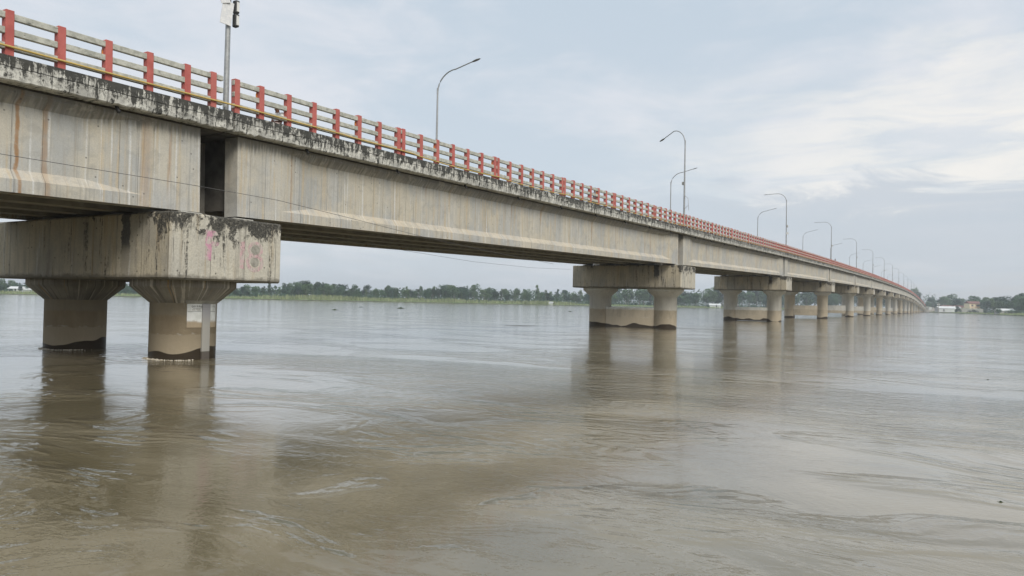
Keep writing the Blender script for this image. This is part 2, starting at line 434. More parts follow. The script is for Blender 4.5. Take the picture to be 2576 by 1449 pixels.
def edge_mesh(k):
    mb = MB(); rr = random.Random(100 + k); n = 300 if k < 2 else 60
    secs = []; L = S - .03
    for i in range(n + 1):
        y = .03 + (L - .03) * i / n; q_ = 2.6 if (k == -1 and y > S - 1.6) or (k == 0 and y < 1.4) else 1.0; j = (lambda a: (rr.random() - .5) * a * q_) if k < 3 else (lambda a: 0)
        b = -.58 + j(.026); secs.append([(XE + j(.006), y, .0), (XE + .004 + j(.008), y, -.26 + j(.01)), (XE - .012 + j(.01), y, b + .03),
                                         (XE - .05 + j(.01), y, b), (XE - .50, y, -.56), (XE - .50, y, .0)])
    mb.loft(secs)
    return mb


for k in range(-1, LAST):
    y0 = jy(k); sl_ = math.atan2(DZ[k + 1] - DZ[k], S)
    if k < 0: lb = 'nearest bridge span, rust streaked girder running out of the left edge of the photo'
    elif k == 0: lb = 'long grey concrete bridge span right of the pier marked F 18'
    else: lb = 'grey concrete bridge span, %s one beyond the pier marked F 18' % ORD[k]
    e = empty('bridge_span', (0, y0, DZ[k]), (sl_, 0, 0), lb, 'bridge span', 'concrete spans of the bridge')
    edge_mesh(k).build('edge_beam', M['fascia'], e)
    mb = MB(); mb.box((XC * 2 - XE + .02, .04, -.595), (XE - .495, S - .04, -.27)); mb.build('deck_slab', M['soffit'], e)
    mb = MB(); mb.box((XC * 2 - XE, .03, -.58), (XC * 2 - XE + .45, S - .03, 0)); mb.build('edge_beam', M['fascia'], e)
    mb = MB(); mb.box((XC * 2 - XE + .47, .05, -.266), (XE - .52, S - .05, -.22)); mb.build('road_surface', M['asphalt'], e)
    for gi in range(5):
        girder_mesh(XE - .75 - gi * 1.925, 0, k < 2).build('girder', [M['girder'] if gi in (0, 4) else M['inner'], M['girder']], e)  # light bottoms against shade-darkened inner sides give the underside stripes
    for gi in range(4):
        for ya in (.75, 44.6):
            if k > 4: continue
            mb = MB(); xx = XE - .75 - gi * 1.925
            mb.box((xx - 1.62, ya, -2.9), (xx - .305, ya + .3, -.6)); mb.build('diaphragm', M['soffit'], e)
    if k < 7:
        for i in range(9):
            yy = 3.2 + i * 4.9; mb = MB()
            mb.tube([(XE - .22, yy, -.50), (XE - .22, yy, -.60), (XE - .14, yy + .02, -.74)], .05, 8)
            mb.build('drain_pipe', M['black'], e)

# ---------------------------------------------------------------- piers
for k in range(0, LAST):
    yc = Y0 + S * k; gb = DZ[k] - 3.15; top = gb - .15; bot = top - 1.93
    if k == 0: lb = 'nearest bridge pier with mouldy cap painted F 18 and a white gauge'
    elif k == 1: lb = 'pale pier with a low wall down to the water, next beyond the F 18 pier'
    else: lb = 'two column bridge pier, %s one beyond the pier marked F 18' % ORD[k - 1]
    e = empty('bridge_pier', (XC, yc, 0), (0, 0, 0), lb, 'bridge pier', 'concrete piers standing in the river')
    mb = MB(); mb.box((-4.9, -2.0 + .15, -1.93), (4.9, 2.0 + .15, 0), 0, .055)
    # lower arris: drop the corners in by a chamfer strip
    o = mb.build('pier_cap', M['cap'], e, (0, 0, top))
    for px_ in (2.98, -3.0):
        mb = MB(); r = .97; hc = .47; cl = .21
        z1 = bot - cl - hc
        mb.lathe([(r, -1.2), (r, z1 - .001), (r + .012, z1)], px_, 0, 48)
        c = mb.build('column', M['column_near'] if k == 0 else (M['column_far'] if k % 3 else M['column_warm']), e)
        mb = MB(); mb.lathe([(r + .015, z1 - .004), (1.52, bot - cl), (1.535, bot - cl + .02), (1.535, bot + .003)], px_, 0, 48)
        mb.build('capital', M['capital'] if k == 0 else M['column_far'], c)
    if k > 0:
        zt, zb = {1: (1.68, -1.0), 2: (1.9, .04), 3: (2.45, .55)}.get(k, (2.75, .85))
        mb = MB(); mb.box((-2.2, -.62, zb), (2.2, .62, zt), 0, .02); mb.build('tie_wall', M['column_far'] if k % 3 else M['column_warm'], e)
    for gi in range(5):
        gx = XE - .75 - gi * 1.925 - XC
        for ya in (-.75, 1.15):
            mb = MB(); mb.box((gx - .42, ya - .38, top - .002), (gx + .42, ya + .38, top + .10), 0, .02); p = mb.build('bearing_plinth', M['plinth'], e)
            if k < 3:
                mb = MB(); mb.box((gx - .22, ya - .18, top + .10), (gx + .22, ya + .18, top + .155)); mb.build('bearing_pad', M['black'], p)
    if k == 0: PIER0 = e; TOP0 = top

# pink painted letters on the open end of the first cap
def paint_mat(c):
    mt, N = material('faded_pink_paint', .85); P = N.P
    a = N.noise(N.vmul(P, (1, 4, 1.2)), 3.0, 6, .75)
    c_ = N.mix(N.ss(N.noise(P, 6, 4), .4, .6), c, (.58, .50, .46))
    c_ = N.mix(N.ss(N.noise(N.vmul(P, (1, 5, 2)), 2.3, 6, .75), .56, .63, 0, .6), c_, (.035, .034, .03))
    N.put(N.b.inputs['Base Color'], c_)
    N.put(N.b.inputs['Alpha'], N.ss(a, .35, .50, 0, .9)); return mt


M['pink'] = paint_mat((.62, .32, .42)); M['pale_pink'] = paint_mat((.62, .42, .43))
M['stain_grey'] = flat('bare_concrete_disc', (.31, .295, .255), .9, .25, 9)
XF = 4.903


def plate(name, polys, mt, x=XF, th=.004, parent=None):
    mb = MB()
    for pl_ in polys:
        n = len(pl_)
        mb.add([(x, a, b) for a, b in pl_], [tuple(range(n))])
        mb.add([(x - th, a, b) for a, b in pl_] + [(x, a, b) for a, b in pl_], [(i, (i + 1) % n, n + (i + 1) % n, n + i) for i in range(n)])
    return mb.build(name, mt, parent or PIER0)


def circ(cy, cz, ry, rz, n=22): return [(cy + ry * math.cos(2 * math.pi * i / n), cz + rz * math.sin(2 * math.pi * i / n)) for i in range(n)]


def ring(cy, cz, ry, rz, w_, n=22):
    o = circ(cy, cz, ry, rz, n); i_ = circ(cy, cz, ry - w_, rz - w_, n)
    return [[o[a], o[(a + 1) % n], i_[(a + 1) % n], i_[a]] for a in range(n)]


# local y of the end face: -1.85 .. 2.15 ; z absolute
plate('painted_letter', [[(-.72, 3.02), (-.52, 2.98), (-.50, 3.42), (-.30, 3.44), (-.22, 3.54), (-.50, 3.56), (-.50, 3.72), (-.28, 3.76), (-.36, 3.86), (-.72, 3.90)]], M['pink'])
plate('painted_numeral', [[(.52, 2.82), (.68, 2.80), (.68, 3.66), (.50, 3.62)]], M['pale_pink'])
plate('painted_numeral', ring(1.10, 3.42, .29, .26, .10) + [], M['pale_pink'], XF)
plate('painted_numeral', ring(1.08, 3.02, .34, .30, .13), M['pale_pink'], XF + .0012)
plate('bare_disc', [circ(1.10, 3.42, .17, .155), circ(1.08, 3.03, .16, .15)], M['stain_grey'], XF + .003)


# water gauge on the near column of the first pier
def gauge_mat():
    mt, N = material('white_gauge_paint', .7); P = N.P; z = N.sep(P)[2]
    c = N.mix(N.ss(N.noise(P, 5, 5, .7), .4, .62), (.62, .63, .60), (.74, .75, .73))
    zz = N.math('ADD', z, N.math('MULTIPLY', N.math('SUBTRACT', N.noise(P, 5, 4), .5), .18))
    c = N.mix(N.ss(zz, 1.22, 1.12), c, (.37, .30, .21))
    N.put(N.b.inputs['Base Color'], c); return mt


M['gauge'] = gauge_mat()


def staff_mat():
    mt, N = material('grey_staff_metal', .6); P = N.P; z = N.sep(P)[2]
    c = N.mix(N.ss(z, 1.0, 1.5), (.36, .345, .31), (.33, .325, .33))
    c = N.mix(N.ss(z, .26, .24), c, (.11, .095, .08))
    tk = N.math('FRACT', N.math('MULTIPLY', z, 22))
    c = N.mix(N.math('MULTIPLY', N.ss(tk, .8, .9), N.ss(z, 1.52, 1.55)), c, (.15, .15, .15))
    N.put(N.b.inputs['Base Color'], c); return mt


M['staff'] = staff_mat()


def arc_strip(mb, a0, a1, z0, z1, r, n=10, r1=None):
    vs = []
    for i in range(n + 1):
        a = R_(a0 + (a1 - a0) * i / n)
        vs += [(2.98 + r * math.cos(a), r * math.sin(a), z0), (2.98 + (r1 or r) * math.cos(a), (r1 or r) * math.sin(a), z1),
               (2.98 + .96 * math.cos(a), .96 * math.sin(a), z0), (2.98 + .96 * math.cos(a), .96 * math.sin(a), z1)]
    fs = []
    for i in range(n):
        b = i * 4; fs += [(b, b + 4, b + 5, b + 1), (b + 2, b, b + 4, b + 6)[::-1], (b + 1, b + 5, b + 7, b + 3)]
    fs += [(0, 1, 3, 2), (n * 4, n * 4 + 2, n * 4 + 3, n * 4 + 1)]
    mb.add(vs, fs, 0)


mb = MB(); arc_strip(mb, -30, 34, .98, 1.70, .985); g0 = mb.build('gauge_board', M['gauge'], PIER0)
mb = MB(); arc_strip(mb, -32, 36, 1.70, 1.80, .992, 10, 1.10); mb.build('gauge_hood', M['plinth'], g0)
mb = MB(); arc_strip(mb, -4, 12, -.4, 1.695, 1.03, 4); mb.build('gauge_staff', M['staff'], PIER0)
mb = MB()
for z_, a0, a1 in ((1.555, -20, -5), (1.465, -29, -5), (1.465, 13, 30)): arc_strip(mb, a0, a1, z_, z_ + .008, .988, 4)
mb.build('gauge_line', M['darkmetal'], g0)


def wrap_text(txt, a0, z, size, mt, r=.990, shear=0):
    cu = bpy.data.curves.new('gauge_writing', 'FONT'); cu.body = txt; cu.size = size; cu.offset = .001
    o = bpy.data.objects.new('gauge_writing', cu); col.objects.link(o)
    dg = bpy.context.evaluated_depsgraph_get(); me = bpy.data.meshes.new_from_object(o.evaluated_get(dg))
    bpy.data.objects.remove(o)
    for v in me.vertices:
        a = R_(a0) + v.co.x / r; zz = z + v.co.y
        v.co = (2.98 + r * math.cos(a), r * math.sin(a), zz)
    me.materials.clear(); me.materials.append(mt)
    o = bpy.data.objects.new('gauge_writing', me); col.objects.link(o); o.parent = g0
    return o


wrap_text('৩০.৭৭৬', -23, 1.585, .105, M['darkmetal'])
wrap_text('৩০.৭৮৮', -22, 1.495, .085, M['stain_grey'])
wrap_text('৫৭', 21, 1.585, .10, M['stain_grey'])

# ---------------------------------------------------------------- railing panels
PITCH = 1.2; PW = S / 6
def post_mesh(mb, y, mi=0): mb.box((XE - .235, y - .095, -.01), (XE - .045, y + .095, 1.08), mi, .008)
def rail_boxes(ys, ext0=.0, ext1=.0):
    out_ = []
    spans = [(ys[i] + .085, ys[i + 1] - .085) for i in range(len(ys) - 1)]
    if ext0: spans.insert(0, (ys[0] - ext0, ys[0] - .085))
    if ext1: spans.append((ys[-1] + .085, ys[-1] + ext1))
    for a, b in spans:
        for zt in (1.03, .67, .31): out_.append(((XE - .19, a, zt - .15), (XE - .065, b, zt)))
    return out_


def panel_layout(i):
    """posts of panel i (0..5) of a span, y relative to the panel's start"""
    if i == 0: return [.20, 1.08] + [1.08 + PITCH * j for j in range(1, 6)] + [1.08 + PITCH * 5 + .33 + .05][:0], .16, .0
    if i == 5: return [.16 + PITCH * j for j in range(6)] + [.16 + PITCH * 5 + .88], .0, .30
    return [.16 + PITCH * j for j in range(7)], 0, 0


PANEL_GROUP = 'railing panels of red posts and grey rails'
made = {}
for k in range(-1, LAST):
    sl_ = math.atan2(DZ[k + 1] - DZ[k], S)
    for i in range(6):
        ys, e0, e1 = panel_layout(i)
        if i == 0: ys = [.16, 1.10] + [1.10 + 1.15 * j for j in range(1, 7)]; e0 = .12; e1 = .12
        if i == 5: ys = [.28, 1.48, 2.68, 3.88, 5.04, 6.22, 7.08]; e0 = .12; e1 = .36
        PS = [0, 8.15, 15.5, 22.85, 30.4, 38.2, 46.0]; y_ = jy(k) + PS[i]; ln_ = PS[i + 1] - PS[i]
        if i in (1, 2, 3, 4):
            ys = [.15 + (ln_ - .30) / 6 * j for j in range(7)]; e0 = e1 = .13
        where = 'on the nearest span at the left edge' if k < 0 else ('on the long span right of the F 18 pier' if k == 0 else 'on the %s span beyond the F 18 pier' % ORD[k])
        lb = '%s panel of red railing %s' % (ORD[i], where)
        rot = (sl_, 0, 0); loc = (0, y_, deck_z(y_ + .001))
        if k < 2:
            e = empty('railing_panel', loc, rot, lb, 'railing', PANEL_GROUP)
            for q, y in enumerate(ys):
                mb = MB(); post_mesh(mb, y); p = mb.build('post', M['red'], e); p.rotation_euler = (0, R_(rnd.uniform(-.06, .06)), 0); p.location = (rnd.uniform(-.004, .004), rnd.uniform(-.012, .012), rnd.uniform(-.012, .006))
                if (q + i * 7 + k) % 4 == 1:
                    mb = MB(); mb.box((XE - .225, y - .112, .70), (XE - .165, y - .099, .83)); mb.build('reflector', M['orange'], p)
            for a, b in rail_boxes(ys, e0, e1):
                mb = MB(); mb.box(a, b, 0, .008); p = mb.build('rail', M['rail'], e); p.location = (rnd.uniform(-.006, .004), 0, rnd.uniform(-.012, .008))
        else:
            key = i
            if key not in made:
                mb = MB()
                for q, y in enumerate(ys):
                    post_mesh(mb, y, 0)
                    if q % 4 == 1: mb.box((XE - .225, y - .112, .70), (XE - .165, y - .099, .83), 2)
                for a, b in rail_boxes(ys, e0, e1): mb.box(a, b, 1, .008)
                o = mb.build('railing_panel', [M['red'], M['rail'], M['orange']]); made[key] = o
            else: o = link_copy(made[key])
            o.location = loc; o.rotation_euler = rot; tag(o, lb, 'railing', PANEL_GROUP)

# yellow cable duct tied along the outside of the posts
pts = []
y = -30.0
while y < jy(9):
    u = (y - jy(0)) / S; ph = (y % 7.67) / 7.67
    sag = -.09 * math.sin(math.pi * ph) if y > 24 else -.02 * math.sin(math.pi * ph)
    hh = .22 + .05 * noise.noise((y * .13, 0, 3)) - (.10 if y > 20 else 0) * min(1, max(0, (y - 18) / 12)) + sag
    pts.append((XE - .015 + .012, y, deck_z(y) + max(hh, .05))); y += .45 if y < 110 else .9
mb = MB(); mb.tube(pts, .028, 8); tag(mb.build('cable_duct', M['yellow']), 'long yellow cable duct tied along the outside of the red railing posts', 'cable')
for nm, pts, lb in (
    ('hanging_wire', [(-18.2, -30, 5.9), (-18.2, -10, 5.3), (-18.2, 2, 5.08), (-18.2, 8.2, 5.02), (-18.2, 13.3, 5.04), (-18.25, 16.3, 5.02), (-18.4, 20, 4.82), (-18.6, 24.5, 4.55), (-18.9, 30, 4.35), (-19.6, 38, 4.2)], 'thin black wire slung in front of the nearest girders'),
    ('hanging_wire', [(-21.5, 16.9, 5.0), (-23, 22, 4.7), (-24, 27.6, 4.55), (-26, 39.2, 4.46), (-27.6, 50, 4.62), (-28.55, 58.7, 4.92)], 'thin dark wire sagging below the long span to the second pier cap')):
    mb = MB(); mb.tube(pts, .0075, 6); tag(mb.build(nm, M['wire']), lb, 'wire')

# ---------------------------------------------------------------- street lamps
def lamp(kind):
    e = empty('street_lamp'); sx = -1 if kind != 'far' else 1            # arm reaches over the road
    mb = MB(); mb.tube([(0, 0, 0), (0, 0, 3.6), (0, 0, 7.05)], [.088, .072, .05], 12)
    mb.tube([(0, 0, 7.0), (0, 0, 7.35)], .058, 12); p = mb.build('pole', M['galv'], e)
    mb = MB(); mb.box((-.17, -.17, 0), (.17, .17, .03), 0, .004)
    for a in (-1, 1):
        for b in (-1, 1): mb.tube([(a * .12, b * .12, .02), (a * .12, b * .12, .12)], .014, 6)
    mb.build('base_plate', M['darkmetal'], e)
    pts = []; rc = 1.25 if kind == 'near' else 1.35
    for i in range(9):
        t = math.pi / 2 * i / 8; pts.append((sx * rc * (1 - math.cos(t)), 0, 7.05 + rc * math.sin(t)))
    dip = -.02 if kind == 'near' else .28
    if kind == 'drooping': dip = -.38
    pts.append((sx * 2.45, 0, 7.05 + rc + dip)); rr = [.05 - .0015 * i for i in range(len(pts))]
    mb = MB(); mb.tube(pts, rr, 10); mb.build('arm', M['galv'], p)
    hx = 2.45; hz = 7.05 + rc + dip; sl2 = dip / 1.2
    mb = MB(); secs = []
    for t, w_, h_ in ((0, .04, .04), (.1, .07, .05), (.25, .12, .07), (.45, .13, .06), (.6, .08, .03), (.66, .03, .01)):
        secs.append([(sx * (hx + t), w_ * math.cos(q), hz + t * sl2 - .01 + h_ * .6 * math.sin(q)) for q in [2 * math.pi * j / 10 for j in range(10)]])
    mb.loft(secs, 0, True, True); mb.build('lamp_head', M['galv'], e)
    if kind != 'far':
        mb = MB(); mb.box((.06, -.09, 3.55), (.22, .09, 3.85), 0, .01) if kind == 'near' else mb.box((-.24, -.09, 3.6), (-.07, .09, 3.85), 0, .01)
        mb.build('junction_box', M['plinth'], e)
    return e


protos = {}
def place_lamp(kind, x, y, label):
    if kind not in protos: protos[kind] = e = lamp(kind)
    else: e = copy_tree(protos[kind])
    yaw_ = R_(-31) if kind == 'drooping' else 0
    e.location = (x, y, deck_z(y) + (.0 if kind != 'far' else .0)); tag(e, label, 'street lamp', 'street lamps along the bridge')
    rr = random.Random(int(y * 10)); e.rotation_euler = (R_(rr.uniform(-.3, .3)), R_(rr.uniform(-.4, .4)), R_(rr.uniform(-3, 3)) + yaw_)
    return e


for k in range(0, LAST):
    lb = {0: 'grey lamp pole carrying white boards and floodlights above the F 18 pier', 1: 'tall street lamp with drooping arm and wire hook above the second pier'}.get(k, 'street lamp on the near railing, %s beyond the pole with white boards' % ORD[k - 1])
    e = place_lamp('drooping' if k == 1 else 'near', XE - .20, jy(k) - .17, lb)
    if k == 0: LP0 = e
    if k == 1:
        mb = MB(); mb.tube([(.03, 0, 2.65), (.25, -.1, 2.6), (.55, -.1, 2.35), (.60, -.1, 1.75), (.64, -.1, 1.35)], .02, 6)
        mb.tube([(.60, -.1, 1.8), (.05, 0, 1.55)], .016, 6); mb.build('wire_hook', M['galv'], e)
    if k in (2,):
        mb = MB(); mb.box((.03, -.2, 2.55), (.34, -.17, 2.85)); mb.build('notice_board', M['white'], e)
for k in range(0, LAST):
    place_lamp('far', XC * 2 - XE + .20, jy(k) + S * .5 - .4, 'street lamp behind the road, %s of the far row counting from the left' % ORD[k])

# white boards and floodlights on the first pole
def board_mat():
    mt, N = material('faded_board', .7); P = N.P; z = N.sep(P)[2]
    c = N.mix(N.ss(N.noise(P, 9, 4), .4, .6), (.66, .67, .68), (.76, .76, .76))
    l_ = N.math('FRACT', N.math('MULTIPLY', z, 14)); k_ = N.math('MULTIPLY', N.ss(l_, .75, .85), N.ss(N.noise(N.vmul(P, (1, 1, .2)), 22, 2), .45, .55))
    c = N.mix(N.math('MULTIPLY', k_, .3), c, (.45, .50, .62)); N.put(N.b.inputs['Base Color'], c); return mt


M['board'] = board_mat()
mb = MB(); mb.box((-.012, -.17, -.36), (.012, .17, .36)); b = mb.build('notice_board', M['board'], LP0); b.rotation_euler = (R_(-7), 0, R_(-14)); b.location = (.11, -.13, 3.0)
mb = MB(); mb.box((-.012, -.14, -.28), (.012, .14, .28)); b = mb.build('notice_board', M['board'], LP0); b.rotation_euler = (R_(16), 0, R_(-22)); b.location = (.10, -.26, 3.55)
for i in range(2):
    z0 = 2.66 + i * .42
    mb = MB(); mb.box((.02, .12, z0), (.20, .26, z0 + .40), 0, .02); f_ = mb.build('floodlight', M['darkmetal'], LP0)
    mb = MB(); mb.box((.202, .145, z0 + .05), (.212, .235, z0 + .34)); mb.build('floodlight_glass', M['white'], f_)

# ---------------------------------------------------------------- water
def water_mat():
    mt, N = material('muddy_river_water', .07, .5)
    N.b.inputs['IOR'].default_value = 1.33; N.b.inputs['Coat Weight'].default_value = .55; N.b.inputs['Coat Roughness'].default_value = .12; N.b.inputs['Coat IOR'].default_value = 1.5
    P = N.P; x, y, z = N.sep(P)
    warp = N.noise(N.vmul(P, (.25, .4, 1)), 1, 2, .5, 0, 1)
    Pw = N.vadd(P, N.vmul(N.vadd(warp, (-.5, -.5, -.5)), (2.4, 2.4, 0)))
    silt = N.noise(N.vmul(Pw, (.16, .3, 1)), 1, 5, .6, .6)
    c = N.mix(N.ss(silt, .38, .60), (.112, .094, .053), (.188, .162, .106))
    N.put(N.b.inputs['Base Color'], c)
    # bands of broken water behind each pier, flowing downstream (+X)
    ph = N.math('MULTIPLY', N.math('SUBTRACT', N.math('FRACT', N.math('ADD', N.math('DIVIDE', N.math('SUBTRACT', y, Y0 + 1.5), S), .5)), .5), S)
    dist = N.math('MAXIMUM', N.math('ADD', x, 28.0), 0.0)
    wob = N.math('MULTIPLY', N.math('SUBTRACT', N.noise(N.vmul(P, (.09, .09, 0)), 1, 3), .5), 7.0)
    wd = N.math('ADD', 1.6, N.math('MULTIPLY', dist, .11))
    band = N.math('MULTIPLY', N.ss(N.math('ABSOLUTE', N.math('ADD', ph, wob)), wd, N.math('MULTIPLY', wd, .35)), N.ss(x, -29, -25))
    patch = N.ss(N.noise(N.vmul(Pw, (.17, .28, 0)), 1, 4, .62, .8), .47, .60)
    rough = N.math('ADD', N.math('MULTIPLY', band, 2.0), N.math('MULTIPLY', patch, .6))
    rough = N.math('ADD', rough, .10)
    def ridged(v, sc, det, dist_):
        n_ = N.noise(N.vmul(v, sc), 1, det, .55, dist_)
        return N.math('SUBTRACT', 1.0, N.math('ABSOLUTE', N.math('MULTIPLY', N.math('SUBTRACT', n_, .5), 3.2)))
    swell = N.noise(N.vmul(Pw, (.45, .8, 0)), 1, 2, .5, .2)
    r0 = ridged(N.vadd(Pw, (11, 4, 0)), (.26, .50, 0), 3, .8)
    r1 = ridged(Pw, (.9, 1.5, 0), 2, .35)
    r2 = ridged(N.vadd(Pw, (3, 8, 0)), (3.1, 4.6, 0), 2, .3)
    r3 = ridged(P, (9.5, 13, 0), 2, .2)
    fine_ = N.noise(N.vmul(P, (17, 24, 0)), 1, 2, .6, .2)
    h = N.math('MULTIPLY', swell, .026)
    h = N.math('ADD', h, N.math('MULTIPLY', N.math('MULTIPLY', r0, rough), .034))
    h = N.math('ADD', h, N.math('MULTIPLY', N.math('MULTIPLY', r1, rough), .036))
    h = N.math('ADD', h, N.math('MULTIPLY', N.math('MULTIPLY', r2, N.math('ADD', rough, .10)), .0125))
    h = N.math('ADD', h, N.math('MULTIPLY', N.math('MULTIPLY', r3, N.math('ADD', N.math('MULTIPLY', rough, .8), .22)), .0032))
    h = N.math('ADD', h, N.math('MULTIPLY', fine_, .0016))
    # bow waves round the two near columns
    for cx_ in (-20.62, -26.6):
        d = N.new('ShaderNodeVectorMath', operation='DISTANCE'); N.put(d.inputs[0], P); N.put(d.inputs[1], (cx_ - .25, Y0 - .1, 0.0)); d = d.outputs['Value']
        amp = N.math('MULTIPLY', N.ss(d, 3.2, 1.0), .034)
        h = N.math('ADD', h, N.math('MULTIPLY', N.math('SINE', N.math('ADD', N.math('MULTIPLY', d, 13), N.math('MULTIPLY', swell, 7))), amp))
    bump(N, h, 1.0, 1.0)
    return mt


mb = MB(); mb.add([(-3000, -1500, 0), (3000, -1500, 0), (3000, 3500, 0), (-3000, 3500, 0)], [(0, 1, 2, 3)])
tag(mb.build('river_water', water_mat()), 'broad brown muddy river flowing under the bridge', 'river', None, 'structure')


def foam_mat():
    mt, N = material('foam', .7); N.put(N.b.inputs['Base Color'], N.mix(N.ss(N.noise(N.P, 20, 3), .4, .6), (.36, .31, .23), (.62, .58, .50))); return mt


M['foam'] = foam_mat(); mb = MB(); rr = random.Random(5)
for cx_ in (-20.62, -26.6):
    for i in range(150):
        c0, c1 = rr.choice([(-100, 9), (-84, 6), (-60, 14), (-125, 7), (-30, 10)])
        a = R_(rr.gauss(c0, c1)); r = .985 + abs(rr.gauss(0, .07)) * (1.6 if c0 in (-60, -30) else .8); s_ = rr.uniform(.006, .026) * (1.7 if c0 in (-84, -100) and rr.random() < .3 else 1)
        p = (cx_ + r * math.cos(a), Y0 + r * math.sin(a)); n = 7
        mb.add([(p[0] + s_ * 1.5 * math.cos(2 * math.pi * j / n), p[1] + s_ * 1.1 * math.sin(2 * math.pi * j / n), .0) for j in range(n)] + [(p[0] + s_ * .8 * math.cos(2 * math.pi * j / n), p[1] + s_ * .6 * math.sin(2 * math.pi * j / n), s_ * .7) for j in range(n)] + [(p[0], p[1], s_)],
               [(j, (j + 1) % n, n + (j + 1) % n, n + j) for j in range(n)] + [(n + j, n + (j + 1) % n, 2 * n) for j in range(n)], 0, True)
tag(mb.build('foam', M['foam']), 'pale foam bubbling where the river meets the near columns', 'foam', None, 'stuff')


# ---------------------------------------------------------------- banks
def at(px, D, z=0.0):
    """plan position of a thing seen at frame column px (2576 wide) and D metres down the view axis"""
    f2 = Vector((-math.sin(YAW), math.cos(YAW))); r2 = Vector((math.cos(YAW), math.sin(YAW)))
    p = f2 * D + r2 * (D * (px - CX) / FPX); return (p.x, p.y, z)


SHORE = [at(px, D)[:2] for px, D in ((-900, 300), (-300, 345), (0, 372), (200, 400), (420, 400), (620, 405), (900, 440), (1180, 478), (1420, 510), (1640, 560), (1800, 600), (1950, 650), (2100, 710), (2250, 770), (2330, 772), (2390, 640), (2450, 560), (2576, 445), (2720, 372), (3000, 300), (3600, 230))]


def resample(pl_, step):
    out_ = []
    for a, b in zip(pl_[:-1], pl_[1:]):
        a, b = Vector(a), Vector(b); n = max(1, int((b - a).length / step))
        for i in range(n): out_.append(a.lerp(b, i / n))
    out_.append(Vector(pl_[-1])); return out_


SH = resample(SHORE, 6.0)
SH = [p + Vector((noise.noise((p.x * .02, p.y * .02, 1)), noise.noise((p.x * .02, p.y * .02, 5)))) * 7 for p in SH]
def inland(i):
    """direction away from the river at shore point i"""
    a = SH[max(0, i - 6)]; b = SH[min(len(SH) - 1, i + 6)]; t = (b - a).normalized(); return Vector((-t.y, t.x))


def ground_mat():
    mt, N = material('river_bank_grass', .95); P = N.P; z = N.sep(P)[2]
    c = N.mix(N.ss(N.noise(P, .06, 5, .6), .4, .6), (.10, .17, .05), (.18, .24, .10))
    c = N.mix(N.ss(N.noise(P, .5, 4, .6), .5, .7, 0, .5), c, (.055, .085, .03))
    c = N.mix(N.ss(z, .5, .2), c, (.07, .06, .045))
    N.put(N.b.inputs['Base Color'], c); return mt


mb = MB(); offs = [(-4, -.8), (0, -.05), (.5, .45), (5, .8), (25, 1.1), (70, 1.3), (200, 1.5), (700, 1.5), (2600, 1.5)]
n = len(offs); vs = []
for i, p in enumerate(SH):
    d = inland(i) if i not in () else None
    for o_, z_ in offs:
        dd = d if o_ < 30 else ((p - Vector((0, 0))).normalized() * .7 + d * .3).normalized() if o_ < 100 else (p - Vector((0, 0))).normalized()
        q = p + dd * o_; vs.append((q.x, q.y, z_ + (.25 * noise.noise((q.x * .1, q.y * .1, 0)) if o_ > 3 else 0)))
fs = [(i * n + j, i * n + j + 1, (i + 1) * n + j + 1, (i + 1) * n + j) for i in range(len(SH) - 1) for j in range(n - 1)]
mb.add(vs, [f[::-1] for f in fs], 0, True)
tag(mb.build('river_bank_ground', ground_mat()), 'low green grassy river bank', 'river bank', None, 'structure')


def leaf_mat(name, a, b):
    mt, N = material(name, .9, .15)
    oi = N.new('ShaderNodeObjectInfo').outputs['Random']
    c = N.mix(N.ss(N.noise(N.P, .45, 3), .35, .65), a, b)
    c = N.mix(N.ss(oi, 0, 1, 0, .45), c, tuple((u * .8, u, u * 1.3)[i_] for i_, u in enumerate(a)))
    N.put(N.b.inputs['Base Color'], c); return mt


M['leaf_dark'] = leaf_mat('dark_foliage', (.034, .072, .034), (.066, .115, .055))
M['leaf_mid'] = leaf_mat('green_foliage', (.055, .098, .036), (.09, .14, .055))
M['leaf_pale'] = leaf_mat('pale_foliage', (.08, .125, .055), (.13, .18, .085))
M['bark'] = flat('bark', (.16, .14, .12), .95, .2)
M['reed'] = leaf_mat('reeds', (.19, .225, .10), (.28, .31, .17))


def leaves(mb, c, rx, ry, rz, n, size, rr, hollow=.5):
    for _ in range(n):
        while True:
            d = Vector((rr.uniform(-1, 1), rr.uniform(-1, 1), rr.uniform(-1, 1)))
            if hollow < d.length < 1: break
        p = Vector((c[0] + d.x * rx, c[1] + d.y * ry, c[2] + d.z * rz)); s_ = size * rr.uniform(.6, 1.4)
        u = Vector((rr.gauss(0, 1), rr.gauss(0, 1), rr.gauss(0, .6))).normalized() * s_; v = u.orthogonal().normalized() * s_ * rr.uniform(.5, .9)
        mb.add([p - u, p - v * .8 + u * .2, p + u, p + v], [(0, 1, 2, 3)])


